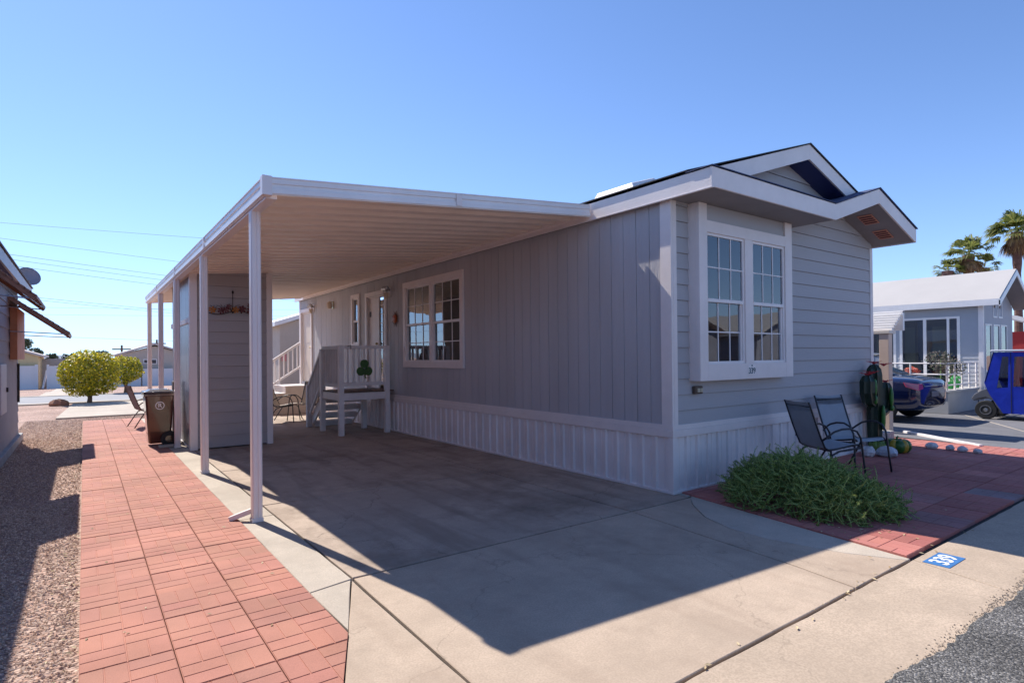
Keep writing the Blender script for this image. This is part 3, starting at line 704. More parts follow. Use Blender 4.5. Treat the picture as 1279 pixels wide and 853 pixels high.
# outside socket light
m = MB(); m.box(.33, .47, -.07, -.018, 1.10, 1.19); o1 = m.obj('outdoor_socket', mat('brown_socket', (.10, .07, .05), .5), home, bevel=.012)
m = MB(); m.box(.36, .41, -.078, -.0705, 1.12, 1.165); m.box(.42, .46, -.078, -.0705, 1.12, 1.165); m.obj('socket_face', mat('beige_socket', (.5, .45, .33), .5), o1, bevel=.004)

# sun ornament on the wall
orn = thing('sun_ornament', 'rust-orange metal sun face hanging on the wall beside the entry door', 'wall ornament', (-.02, 7.12, 2.36))
ORG = mat('orange_enamel', (.52, .10, .02), .4, var=.3, vscale=20); ORGD = mat('dark_rust', (.15, .04, .02), .6)
m = MB(); m.lathe([(.09, 0), (.085, -.015), (.05, -.03), (.01, -.035)], (-.02, 7.12, 2.36), 18, 'x'); m.obj('face', ORG, orn, smooth=True)
m = MB()
for i in range(16):
    a = 2*PI*i/16; r2 = .185 if i % 2 else .15
    p = lambda r, t: (-.012, 7.12+r*math.cos(t), 2.36+r*math.sin(t))
    m.extr([p(.085, a-.17), p(r2, a), p(.085, a+.17)], (-.006, 0, 0))
m.obj('rays', ORGD, orn)
m = MB()
for dy in (-.035, .035): m = MB(); m.blob((-.052, 7.12+dy, 2.385), .006, .014, .010); m.obj('eye', ORGD, orn)
m = MB(); m.box(-.056, -.05, 7.09, 7.15, 2.32, 2.328); m.obj('mouth', ORGD, orn)

# ------------------------------------------------------------------ carport
cp = thing('carport', 'white aluminium carport with ribbed roof pans and slim posts along the driveway', 'carport', (-3.96, 1.76, 0))
XO, XI, Y0, Y1 = -4.0, -.108, 1.15, 13.2
def cz(x, lo, hi): return lo+(hi-lo)*(x-XO)/(XI-XO)
m = MB(); y = Y0+.03; pts = []
while y < Y1-.02:
    for dy, dz in ((0, 0), (.02, -.07), (.15, -.07), (.17, 0)):
        pts.append((y+dy, dz))
    y += .305
pts.append((Y1-.02, 0))
vs = []; t = .006
for yy, dz in pts: vs += [(XO+.02, yy, cz(XO, 3.055, 3.4)+dz), (XI, yy, cz(XI, 3.055, 3.4)+dz)]
nn = len(vs); vs += [(a, b, c+t) for a, b, c in vs]
fs = []
for i in range(len(pts)-1): fs += [(2*i, 2*i+2, 2*i+3, 2*i+1), (nn+2*i, nn+2*i+1, nn+2*i+3, nn+2*i+2)]
m.add(vs, fs); m.obj('roof_pan', PAN, cp)
# fascia with rolled ribs
def rolled(a, b, lo, hi, name='fascia'):
    """a,b bottom points; front normal chosen by caller through offset"""
    m = MB(); return m
def fascia_run(P, Q, lo, hi, nrm, mt, name):
    m = MB(); P = Vector(P); Q = Vector(Q); n = Vector(nrm)
    pr2 = [(0, 0), (0, .012), (.06, .012), (.062, .028), (.36, .028), (.40, .016), (.60, .016), (.64, .028), (.92, .028), (.94, .036), (1., .036), (1., 0)]
    va = []; 
    for E_, (zl, zh) in ((P, lo), (Q, hi)):
        va += [E_+n*d+Vector((0, 0, zl+(zh-zl)*h_)) for h_, d in pr2]
    k = len(pr2); m.add(va, [(i, (i+1) % k, k+(i+1) % k, k+i) for i in range(k)]+[tuple(range(k)), tuple(reversed(range(k, 2*k)))])
    return m.obj(name, mt, cp)
fascia_run((XO, Y0, 0), (XI-.035, Y0, 0), (2.975, 3.125), (3.295, 3.445), (0, -1, 0), FASCIA, 'fascia')
fascia_run((XO, Y0, 0), (XO, Y1, 0), (2.975, 3.125), (2.975, 3.125), (-1, 0, 0), FASCIA, 'fascia')
fascia_run((XO, Y1, 0), (XI-.035, Y1, 0), (2.975, 3.125), (3.295, 3.445), (0, 1, 0), FASCIA, 'fascia')
for yy in (4.2, 7.25, 10.3):
    m = MB(); m.box(XO-.0385, XO-.034, yy, yy+.07, 2.985, 3.122); m.obj('splice_plate', ALU, cp)
m = MB(); m.box(-2.1, -2.03, Y0-.0385, Y0-.034, cz(-2.1, 2.975, 3.295)+.02, cz(-2.1, 2.975, 3.295)+.142); m.obj('splice_plate', ALU, cp)
m = MB(); m.box(XO-.042, XO+.04, Y0-.042, Y0+.04, 2.965, 3.135); m.obj('corner_cap', ALU, cp, bevel=.003)
m = MB(); m.box(-4.0+.005, -3.90, Y0+.04, Y1-.02, 2.955, 3.01); m.obj('side_beam', ALU, cp, bevel=.003)
m = MB(); m.box(XI-.03, XI-.004, Y0+.04, Y1, 3.315, 3.36); m.box(XI-.004, XI-.001, Y0+.03, Y1, 3.30, 3.46); m.obj('hanger_and_light_stop', ALU, cp)  # hanger rail, plus an added strip that blocks sun leaking between the ribs
py = [1.76, 4.72, 7.6, 10.25, 12.9]
def post_mb(x, y, z1=2.957, w=.046):
    m = MB(); c = .008; q = []
    # fluted square tube
    for sx, sy, dx, dy in ((-1, -1, 1, 0), (1, -1, 0, 1), (1, 1, -1, 0), (-1, 1, 0, -1)):
        X, Y = x+sx*w, y+sy*w
        for t, d in ((0.12, 0), (.4, 0), (.44, .007), (.56, .007), (.6, 0), (.88, 0)):
            q.append((X+dx*t*2*w-dy*d, Y+dy*t*2*w+dx*d))
    return m.prism(q, .0, z1)
for i, yy in enumerate(py):
    p = post_mb(-3.96, yy).obj('post', ALU, cp)
    m = MB(); m.box(-4.012, -3.908, yy-.052, yy+.052, 0.001, .035); m.obj('post_shoe', ALU, p, bevel=.002)
m = MB(); m.beam((-3.99, 1.80, .10), (-4.17, 1.90, .025), .06, .045); m.obj('downspout', ALU, cp, bevel=.004)

# ------------------------------------------------------------------ storage shed under the carport
shed = thing('storage_shed', 'grey lap-sided storage shed built in under the carport roof', 'shed', (-3.2, 7.1, 0))
SX0, SX1, SY0, SY1 = -3.80, -2.55, 7.03, 9.7
m = MB(); z = .02
while z < 3.15:
    z1 = z+.20
    m.add([(SX0+.06, SY0-.022, z+.005), (SX1-.02, SY0-.022, z+.005), (SX1-.02, SY0-.0, z1), (SX0+.06, SY0-.0, z1), (SX0+.06, SY0+.03, z), (SX1-.02, SY0+.03, z), (SX1-.02, SY0+.03, z1), (SX0+.06, SY0+.03, z1)],
          [(0, 1, 2, 3), (7, 6, 5, 4), (0, 4, 5, 1), (1, 5, 6, 2), (2, 6, 7, 3), (3, 7, 4, 0)])
    z = z1
m.obj('wall', SHED, shed)
m = MB(); m.box(SX0+.07, SX1-.03, SY0+.002, SY0+.02, .02, 3.1); m.obj('wall_backing', GROOVE, shed)
m = MB(); m.box(SX1-.04, SX1, SY0+.03, SY1, .01, 3.12); m.box(SX0, SX1-.04, SY1-.04, SY1, .01, 3.05); m.obj('wall', SHED, shed)
m = MB(); m.box(SX0-.04, SX0+.075, SY0-.03, SY0+.08, 0.001, 3.02); m.obj('corner_post', ALU, shed, bevel=.003)
m = MB(); m.box(SX1-.05, SX1+.05, SY0-.03, SY0+.07, 0.001, 3.10); m.obj('corner_post', WHITE, shed, bevel=.003)
PLEX = mat('cloudy_blue_plastic_panel', (.20, .22, .30), .35, var=.35, vscale=1.6, stretch=(6, 6, .6), spec=.5)
m = MB(); k = 0; y = SY0+.08
while y < SY1-.05:
    y1 = min(y+.62, SY1-.04); m.box(SX0+.0, SX0+.012, y+.004, y1-.004, .03, 2.18); m.box(SX0+.0, SX0+.012, y+.004, y1-.004, 2.27, 3.0); y = y1
m.obj('side_panel', PLEX, shed)
m = MB(); m.box(SX0-.03, SX0+.03, SY0+.08, SY1, 2.18, 2.27); m.box(SX0-.02, SX0+.02, SY0+.08, SY1, .0, .03)
m.each('panel_rail', WHITE, shed, bevel=.003)
m = MB(); m.box(SX0+.08, SX1-.05, SY0+.05, SY0+.07, 0.01, 3.0); m.box(SX0+.02, SX0+.04, SY0+.1, SY1-.1, .01, 3.0); m.obj('inner_lining', mat('shed_inside', (.25, .24, .26), .8), shed)

# metal flower row on shed wall
fl = thing('metal_flower_rail', 'dark metal flower garden wall piece hung on the shed front', 'wall ornament', (-3.2, 7.0, 2.4))
m = MB(); yy = 6.975
m.tube([(-3.55+i*.035, yy, 2.36-.035*math.sin(i*.33+.3)) for i in range(22)], .008, 6)
random.seed(21)
for cx, n, hh in ((-3.47, 5, .16), (-3.33, 4, .17), (-3.17, 8, .2), (-3.03, 5, .14), (-2.87, 5, .2)):
    for i in range(n):
        a = (i-(n-1)/2)*.36; h_ = hh*random.uniform(.6, 1.05)
        m.tube([(cx, yy, 2.35), (cx+.5*h_*math.sin(a), yy-.01, 2.35+h_*.7), (cx+1.2*h_*math.sin(a), yy-.015, 2.35+h_*math.cos(a)*.95)], .006, 5, .003)
m.tube([(-3.17, yy, 2.36), (-3.17, yy, 2.70)], .006, 6)
m.blob((-3.17, yy-.01, 2.72), .018, .012, .03)
m.obj('stems', mat('black_iron', (.03, .025, .025), .5, metal=.5), fl)
m = MB(); m2 = MB()
for cx, zc, r in ((-3.50, 2.40, .05), (-3.36, 2.39, .05), (-3.28, 2.41, .045), (-3.13, 2.41, .05), (-3.02, 2.43, .055), (-2.88, 2.40, .06), (-2.9, 2.50, .035), (-3.24, 2.47, .035)):
    tgt = MB()
    for i in range(6):
        a = i*PI/3+.3; tgt.extr([(cx, yy-.02, zc), (cx+r*math.cos(a-.35), yy-.02, zc+r*math.sin(a-.35)), (cx+r*1.25*math.cos(a), yy-.028, zc+r*1.25*math.sin(a)), (cx+r*math.cos(a+.35), yy-.02, zc+r*math.sin(a+.35))], (0, -.004, 0))
    tgt.obj('flower', mat('amber_metal', (.45, .17, .03), .5) if cx in (-3.50, -3.13) else mat('maroon_metal', (.13, .025, .03), .5), fl)

# ------------------------------------------------------------------ entry porch
PW = mat('weathered_white_wood', (.80, .75, .73), .6, var=.12, vscale=3, bump=.2, bscale=30)
PG = mat('grey_white_wood', (.66, .62, .62), .65, var=.12, vscale=3)
DECK = mat('brown_deck_board', (.15, .09, .06), .7, var=.3, vscale=6)
po = thing('entry_porch', 'small white wooden entry porch with railings and steps under the carport', 'porch', (-.65, 7.65, 0))
for (x, y, z1) in ((-1.17, 7.17, 1.80), (-.21, 7.14, 1.80), (-1.19, 8.22, 1.74), (-.30, 8.15, .72)):
    m = MB(); m.box(x-.05, x+.05, y-.05, y+.05, 0.001, z1); m.obj('post', PW, po, bevel=.004)
m = MB()
for i in range(8): m.box(-1.2, -.05, 7.13+i*.138, 7.13+i*.138+.13, .85, .875)
m.obj('deck', DECK, po, bevel=.003)
m = MB(); m.box(-1.12, -.26, 7.125, 7.155, .70, .845); m.box(-1.215, -1.19, 7.22, 8.17, .70, .845); m.box(-1.2, -.05, 8.24, 8.27, .70, .845); m.each('rim_board', PW, po, bevel=.003)
m = MB(); m.box(-1.12, -.16, 7.10, 7.19, 1.73, 1.80); m.box(-1.12, -.26, 7.13, 7.17, .99, 1.06); m.each('rail', PW, po, bevel=.003)
m = MB(); m.box(-1.22, -1.14, 7.22, 8.17, 1.72, 1.79); m.box(-1.2, -1.16, 7.22, 8.17, .96, 1.03); m.each('rail', PG, po, bevel=.003)
for i in range(7):
    m = MB(); x = -1.03+i*.115; m.box(x-.016, x+.016, 7.135, 7.165, 1.06, 1.73); m.obj('baluster', PW, po)
for i in range(9):
    m = MB(); y = 7.29+i*.1; m.box(-1.195, -1.165, y-.018, y+.018, 1.03, 1.72); m.obj('baluster', PG, po)
# stairs going away from the camera
m = MB(); m.beam((-1.19, 8.25, 1.70), (-1.19, 9.16, .90), .07, .06); m.beam((-1.19, 8.28, 1.02), (-1.19, 9.16, .24), .04, .06); m.each('stair_rail', PG, po, bevel=.003)
m = MB(); m.box(-1.24, -1.14, 9.12, 9.22, .001, .95); m.obj('newel_post', PG, po, bevel=.004)
for i in range(7):
    t = (i+1)/8; y = 8.27+.87*t; m = MB(); m.box(-1.205, -1.175, y-.016, y+.016, 1.02-.78*t, 1.68-.8*t); m.obj('baluster', PG, po)
for x in (-1.12, -.2):
    m = MB(); m.beam((x, 8.28, .76), (x, 9.26, .04), .04, .2); m.obj('stringer', PW, po)
for i in range(4):
    m = MB(); y = 8.32+i*.25; z = .70-i*.19; m.box(-1.08, -.22, y, y+.26, z-.03, z); m.box(-1.08, -.22, y, y+.02, z-.12, z-.03); m.obj('tread', PG, po, bevel=.003)
m = MB(); m.tube([(-1.06, 7.085, 1.78), (-1.0, 7.07, 1.80), (-1.0, 7.07, 1.72)], .008, 6); m.obj('latch', BLACKM, po)

SHG = mat('green_glitter', (.045, .12, .02), .5, var=.5, vscale=40)
sh = thing('shamrock_ornament', 'dark green shamrock hanging on the white porch railing', 'ornament', (-.71, 7.09, 1.29))
m = MB()
for a in (PI/2, PI/2+2.15, PI/2-2.15):
    cx = -.71+.09*math.cos(a); cz_ = 1.33+.09*math.sin(a)
    q = []
    for i in range(20):
        t = 2*PI*i/20; r = .072*(1+.30*abs(math.sin(t/2))**.5*(1 if i not in (10,) else .72)); q.append((cx+r*math.cos(t+a+PI), 7.095, cz_+r*math.sin(t+a+PI)))
    m.extr(q, (0, -.012, 0))
m.obj('leaves', SHG, sh)
m = MB(); m.tube([(-.71, 7.088, 1.32), (-.705, 7.086, 1.22), (-.685, 7.084, 1.13)], .014, 8); m.obj('stem', SHG, sh)

# ------------------------------------------------------------------ rear steps with railing
rs = thing('rear_steps', 'cream rear steps with a white sloping railing at the far end of the home', 'steps', (-.8, 13.2, 0))
ST = mat('cream_step_paint', (.66, .56, .48), .6, var=.1, vscale=4)
for i in range(4):
    m = MB(); x0 = -1.75+i*.33; m.box(x0, -.03 if i == 3 else x0+.34, 12.65, 13.75, 0.001 if 1 else 0, .2+i*.195-.03); t = m.obj('step', ST, rs)
    m = MB(); m.box(x0-.03, (-.03 if i == 3 else x0+.33), 12.62, 13.78, .2+i*.195-.029, .2+i*.195); m.obj('tread', PW, t, bevel=.004)
m = MB(); m.beam((-1.75, 13.82, .85), (.0, 13.82, 2.02), .06, .07); m.beam((-1.75, 13.82, .18), (.0, 13.82, 1.30), .05, .06); m.each('rail', PW, rs, bevel=.003)
for i in range(13):
    m = MB(); x = -1.66+i*.13; z = .85+(x+1.75)*.668; m.box(x-.016, x+.016, 13.80, 13.84, z-.66, z); m.obj('baluster', PW, rs)
m = MB(); m.box(-1.8, -1.7, 13.77, 13.87, 0.001, .95); m.obj('newel_post', PW, rs, bevel=.004)

# ------------------------------------------------------------------ patio chairs
def make_chair(name, label, frame_m, sling_m, group):
    t = thing(name, label, 'chair', (0, 0, 0), 0, group)
    # centre line of sling (y,z): front -> seat -> back
    prof = [(-.27, .415), (-.25, .435), (-.18, .43), (-.05, .405), (.08, .385), (.15, .385), (.19, .41), (.24, .52), (.30, .68), (.355, .84), (.385, .93), (.40, .955)]
    m = MB()
    for s_ in (-1, 1): m.tube([(s_*.235, y, z) for y, z in prof], .012, 8)
    m.tube([(-.235, .37, .90), (0, .372, .905), (.235, .37, .90)], .009, 6); m.tube([(-.235, -.2, .415), (.235, -.2, .415)], .010, 6); m.tube([(-.235, .13, .37), (.235, .13, .37)], .010, 6)
    m.obj('frame', frame_m, t, smooth=True)
    def sling(a, b):
        vs = []; q = prof[a:b]
        for y, z in q:
            for i in range(7): u = -1+2*i/6; vs.append((u*.232, y, z-.012*(1-u*u)))
        k = len(q); f = [(r*7+c, r*7+c+1, (r+1)*7+c+1, (r+1)*7+c) for r in range(k-1) for c in range(6)]
        n = len(vs); vs2 = vs+[(x, y+.002, z+.006) for x, y, z in vs]
        f2 = f+[tuple(reversed([i+n for i in ff])) for ff in f]
        return MB().add(vs2, f2)
    sling(0, 7).obj('seat', sling_m, t, smooth=True); sling(6, 12).obj('backrest', sling_m, t, smooth=True)
    for s_ in (-1, 1):
        x = s_*.275
        m = MB(); m.tube([(s_*.305, -.30, 0), (s_*.29, -.28, .2), (x, -.265, .42), (x, -.25, .52), (x, -.20, .60), (x, -.11, .635), (x, .0, .63), (x, .10, .60), (x, .18, .55), (s_*.25, .235, .50)], .0125, 8)
        m.obj('arm_leg', frame_m, t, smooth=True)
        m = MB(); m.tube([(x, -.255, .405), (x, -.1, .385), (x, .03, .37), (x, .12, .33), (s_*.29, .22, .18), (s_*.30, .33, 0)], .0125, 8); m.obj('rear_leg', frame_m, t, smooth=True)
    return t
ch = make_chair('patio_chair', 'grey mesh patio chair facing the street, nearer to the cactus', BLACKM, SLING, 'chairs on the red paver patio')
ch.location = (2.93, -.62, .014); ch.rotation_euler = (0, 0, math.radians(-18))
dup(ch, (2.12, -.66, .014), math.radians(62), 'grey mesh patio chair turned sideways behind the green shrub')
chp = make_chair('patio_chair', 'pale seated patio chair by the rear steps, left of the pair', BLACKM, SLINGP, 'chairs by the rear steps')
chp.location = (-1.30, 10.75, 0); chp.rotation_euler = (0, 0, math.radians(60))
dup(chp, (-.80, 10.75, 0), math.radians(-50), 'pale seated patio chair by the rear steps, partly behind the porch rail')
cf = make_chair('patio_chair', 'brown mesh patio chair at the far end of the brick path behind the bin', mat('brown_tube', (.10, .06, .05), .5), mat('brown_sling', (.13, .09, .08), .8), 'chairs by the rear steps')
del cf['group']
cf.location = (-4.10, 11.75, .014); cf.rotation_euler = (0, 0, math.radians(100))

# ------------------------------------------------------------------ wheeled bin
bn = thing('wheeled_bin', 'brown wheeled rubbish bin with dark lid standing beside the shed', 'bin', (-4.2, 8.05, 0))
BIN = mat('brown_bin_plastic', (.085, .024, .012), .16, var=.15, vscale=4, spec=.6, coat=.6); LID = mat('dark_lid_plastic', (.06, .05, .06), .25, spec=.6); RUB = mat('black_rubber', (.02, .02, .02), .7)
def taper(m, cx, cy, z0, z1, w0, d0, w1, d1):
    return m.add([(cx-w0, cy-d0, z0), (cx+w0, cy-d0, z0), (cx+w0, cy+d0, z0), (cx-w0, cy+d0, z0), (cx-w1, cy-d1, z1), (cx+w1, cy-d1, z1), (cx+w1, cy+d1, z1), (cx-w1, cy+d1, z1)],
        [(3, 2, 1, 0), (4, 5, 6, 7), (0, 1, 5, 4), (1, 2, 6, 5), (2, 3, 7, 6), (3, 0, 4, 7)])
bx, by = -4.20, 8.12
m = MB(); taper(m, bx, by, .06, .93, .17, .20, .225, .27); m.obj('bin_body', BIN, bn, bevel=.03)
m = MB(); taper(m, bx, by, .90, .95, .245, .29, .245, .29); m.obj('rim', BIN, bn, bevel=.01)
m = MB(); taper(m, bx, by, .955, .99, .25, .30, .24, .29); taper(m, bx, by, .985, 1.02, .20, .25, .14, .18); m.obj('lid', LID, bn, bevel=.015)
m = MB(); m.tube([(bx+.26, by-.22, .92), (bx+.29, by-.22, .99), (bx+.29, by+.22, .99), (bx+.26, by+.22, .92)], .014, 8); m.obj('handle', LID, bn)
for dy in (-.19, .19):
    m = MB(); m.lathe([(.13, -.025), (.135, 0), (.13, .025)], (bx+.14, by+dy-.03, .135), 20, 'y'); wh = m.obj('wheel', RUB, bn)
    m = MB(); m.lathe([(.06, -.03), (.06, .03)], (bx+.14, by+dy-.03, .135), 14, 'y'); m.obj('hub', BIN, wh)
WM = mat('white_mark', (.85, .83, .82), .5)
tl = math.atan2(.07, .87)
m = MB(); N_ = 28
vs = []
cz0 = .735; fy = by-.2-.07*(cz0-.06)/.87-.006
for i in range(N_):
    a = 2*PI*i/N_
    for r in (.058, .072): zz = r*math.sin(a); vs.append((bx+r*math.cos(a), fy-zz*math.tan(tl)-.0, cz0+zz))
n0 = len(vs); vs += [(x, y-.003, z) for x, y, z in vs]
fs = [(2*i, 2*((i+1) % N_), 2*((i+1) % N_)+1, 2*i+1) for i in range(N_)]
m.add(vs, fs+[tuple(reversed([q+n0 for q in f_])) for f_ in fs]); em = m.obj('emblem', WM, bn)
text('emblem_letter', 'R', .105, (bx, fy-.004, cz0), (PI/2-tl*-1, 0, 0), WM, em, .001, .002)
m = MB(); m.box(-3.95, -3.86, 8.3, 8.5, .0, 1.14); tag(m.obj('wooden_crate_post', mat('dark_brown_wood', (.06, .025, .02), .6), None, bevel=.01), 'dark brown upright timber standing behind the bin beside the shed', 'timber')
m = MB(); m.box(-4.24, -3.93, 7.62, 7.78, .013, .05); tag(m.obj('paving_slab', CONCL, None, bevel=.006), 'loose pale concrete slab lying in front of the brown bin', 'paving slab')

# ------------------------------------------------------------------ rosemary shrub
sb = thing('creeping_shrub', 'sprawling dark green needle-leaved shrub spilling over the paver patio corner', 'shrub', (.72, -1.3, 0))
random.seed(5)
LEAF = island_mat('rosemary_leaves', [(.04, .075, .015), (.26, .38, .07), (.09, .16, .035), (.46, .55, .17), (.15, .25, .05), (.03, .055, .015)], .5, trans=.2)
STEM = mat('shrub_stem', (.44, .58, .20), .7)
def dome(x, y):
    # rotated ellipse footprint, in shrub coordinates
    u = (x-.67)/.60; v = (y+1.13)/.80
    r = math.hypot(u, v); return r
lf = MB(); stm = MB(); cnt = 0
while cnt < 2500:
    x = random.uniform(-.05, 1.45); y = random.uniform(-2.1, -.2); r = dome(x, y); th = math.atan2(y+1.13, x-.67)
    wob = 1+.09*math.sin(5*th+1)+.06*math.sin(11*th)
    if r > wob: continue
    top = .47*math.sqrt(max(0, 1-(r/wob)**1.7))*(1-.35*max(0, min(1, (-y-1.2)/.8)))
    z = top*(1-random.random()**1.6*.9)+.02
    cnt += 1
    out = Vector(((x-.67)*.8, (y+1.13)*.8, .35))+Vector((random.uniform(-1, 1), random.uniform(-1, 1), random.uniform(-.9, .6)))*.8; out.normalize()
    L_ = random.uniform(.10, .22); p = Vector((x, y, z)); d = out; curl = Vector((random.uniform(-1, 1), random.uniform(-1, 1), random.uniform(-1, .9)))*.62
    pts = [p.copy()]; k = 11
    for i in range(k): d = (d+curl*.33).normalized(); p = p+d*(L_/k); p.z = max(p.z, .02); pts.append(p.copy())
    stm.tube(pts, .0046, 3, .002, caps=False)
    for i in range(1, k+1):
        q = pts[i]; dd = (pts[i]-pts[i-1]).normalized() if (pts[i]-pts[i-1]).length > 0 else d
        o1 = dd.orthogonal().normalized(); o2 = dd.cross(o1)
        for j in range(4):
            a = j*1.57+i*.9; s_ = (o1*math.cos(a)+o2*math.sin(a)); ln = random.uniform(.011, .019); tip = q+(s_*.9+dd*.55).normalized()*ln; wv = dd.cross(s_)*.003
            lf.add([q-wv, q+wv, tip+wv*.6, tip-wv*.6], [(0, 1, 2, 3)])
lf.obj('foliage', LEAF, sb); stm.obj('stems', STEM, sb)

# ------------------------------------------------------------------ rocks, gourd planter, cactus
def rock(x, y, sx, sy, sz, label, seed, m_=ROCKW, z=.012):
    random.seed(seed); m = MB(); m.blob((x, y, z+sz*.8), sx, sy, sz, 9, 6, .12)
    return tag(m.obj('rock', m_, None, smooth=False, bevel=.004), label, 'rock', 'white rocks edging the patio')
rock(4.15, -.30, .12, .10, .085, 'knobbly white rock left of the cactus foot', 1)
rock(4.33, -.47, .10, .15, .085, 'smooth pale rock with a pointed end, in front of the cactus', 2, mat('pale_blue_rock', (.55, .57, .62), .6, var=.25, vscale=9, bump=.3))
rock(5.66, -.62, .10, .09, .055, 'largest white rock right of the striped gourd', 3)
rock(5.68, -.86, .07, .06, .05, 'small white rock, second right of the gourd', 4)
rock(5.66, -1.03, .065, .07, .05, 'small round white rock, third right of the gourd', 5)
rock(5.65, -1.22, .07, .06, .04, 'flat grey-white rock at the end of the row', 6)
m = MB(); random.seed(9); m.box(5.3, 5.9, .0, .34, .013, .22); tag(m.obj('concrete_block', mat('speckled_block', (.42, .40, .38), .9, var=.5, vscale=30, bump=.6, bscale=60), None, bevel=.02), 'speckled grey stone block behind the striped gourd', 'block')
gd_ = thing('gourd_ornament', 'green and yellow striped gourd ornament sitting on the patio', 'ornament', (4.86, -.42, .012))
GG = mat('gourd_green', (.03, .12, .02), .3, var=.3, vscale=8); GY = mat('gourd_yellow', (.45, .30, .03), .3, var=.3, vscale=8)
for k, mt in ((0, GG), (1, GY)):
    m = MB()
    for i in range(10):
        if i % 2 != k: continue
        a = 2*PI*i/10; m.blob((4.86+.11*math.cos(a), -.42+.11*math.sin(a), .115), .085 if not k else .07, .085 if not k else .07, .105, 10, 8)
    m.obj('lobe_rind', mt, gd_, smooth=True)
m = MB(); m.tube([(4.86, -.42, .20), (4.865, -.42, .24), (4.88, -.43, .26)], .018, 8, .012); m.obj('stalk', GG, gd_)
g2 = thing('gourd_ornament', 'smaller green gourd half hidden behind the striped one', 'ornament', (4.62, -.22, .012))
m = MB()
for i in range(8): a = 2*PI*i/8; m.blob((4.66+.07*math.cos(a), -.22+.07*math.sin(a), .10), .06, .06, .09, 8, 6)
m.obj('lobe_rind', mat('gourd_pale', (.16, .24, .04), .4, var=.4, vscale=9), g2, smooth=True)

ca = thing('cactus', 'dark green saguaro cactus yard ornament with raised arm and red flowers beside the home corner', 'cactus', (4.66, -.15, .012))
CG = mat('cactus_green', (.012, .03, .016), .35, var=.3, vscale=6); CGL = mat('cactus_bright_green', (.05, .20, .03), .35, var=.4, vscale=8)
def ribbed_tube(m, pts, rs, n=24):
    pts = [Vector(p) for p in pts]; vs = []; up = Vector((0, 1, 0))
    for i, p in enumerate(pts):
        d = (pts[min(i+1, len(pts)-1)]-pts[max(0, i-1)]).normalized(); a = d.cross(up).normalized(); b = a.cross(d)
        for j in range(n):
            t = 2*PI*j/n; r = rs[i]*(1 if j % 3 == 0 else .84); vs.append(p+(a*math.cos(t)+b*math.sin(t))*r)
    k = len(pts); m.add(vs, [(i*n+j, i*n+(j+1) % n, (i+1)*n+(j+1) % n, (i+1)*n+j) for i in range(k-1) for j in range(n)]+[tuple(range((k-1)*n, k*n)), tuple(reversed(range(n)))])
cx, cy = 4.68, -.18
m = MB(); ribbed_tube(m, [(cx, cy, .012), (cx, cy, .3), (cx, cy, .8), (cx, cy, 1.2), (cx, cy, 1.30), (cx, cy, 1.36), (cx, cy, 1.38)], [.10, .11, .12, .12, .105, .06, .01]); m.obj('trunk', CG, ca)
m = MB(); ribbed_tube(m, [(cx-.06, cy, .80), (cx-.2, cy-.03, .79), (cx-.32, cy-.05, .84), (cx-.36, cy-.05, .95), (cx-.36, cy-.05, 1.12), (cx-.36, cy-.05, 1.2), (cx-.36, cy-.05, 1.22)], [.08, .09, .1, .11, .11, .07, .01]); m.obj('arm', CG, ca)
m = MB(); ribbed_tube(m, [(cx+.06, cy, .62), (cx+.2, cy-.02, .61), (cx+.3, cy-.03, .66), (cx+.33, cy-.03, .8), (cx+.33, cy-.03, 1.0), (cx+.33, cy-.03, 1.07), (cx+.33, cy-.03, 1.09)], [.07, .08, .09, .1, .1, .07, .01]); m.obj('arm', CG, ca)
m = MB()
for x_, z_, h_ in ((cx-.30, 1.03, .13), (cx-.29, .84, .07), (cx+.28, .85, .16), (cx-.02, .55, .2), (cx+.30, .68, .05)): m.blob((x_, cy-.135, z_), .035, .03, h_, 10, 8)
m.obj('bright_rib', CGL, ca, smooth=True)
m = MB(); random.seed(3)
for (x_, y_, z_) in ((cx, cy, 1.37), (cx-.36, cy-.05, 1.2), (cx+.33, cy-.03, 1.07), (cx-.22, cy-.05, 1.22), (cx+.1, cy-.1, 1.34)):
    m = MB()
    for i in range(9):
        a = 2*PI*i/9; m.extr([(x_, y_, z_), (x_+.05*math.cos(a-.2), y_+.05*math.sin(a-.2), z_+.035), (x_+.11*math.cos(a), y_+.11*math.sin(a), z_+.05), (x_+.05*math.cos(a+.2), y_+.05*math.sin(a+.2), z_+.035)], (0, 0, .005))
    m.obj('flower', mat('red_petal', (.55, .02, .03), .5), ca)

# ------------------------------------------------------------------ painted number on the gutter
m = MB(); m.box(-.27, .065, -2.655, -2.485, -.004, -.0005); pm = tag(m.obj('painted_number', mat('blue_road_paint', (.045, .17, .42), .6, var=.2, vscale=12), None), 'blue painted house number 339 on the concrete gutter', 'road marking')
text('digits', '339', .17, (-.10, -2.573, .0005), (0, 0, 0), mat('white_road_paint', (.78, .78, .78), .7, var=.15, vscale=30), pm, .0006, .004)

m = MB(); m.beam((7.62, .48, .012), (6.55, -1.02, .012), .06, .05); tag(m.obj('edging_strip', WHITEV, None, bevel=.006), 'white edging strip lying between the patio and the neighbouring driveway', 'edging')

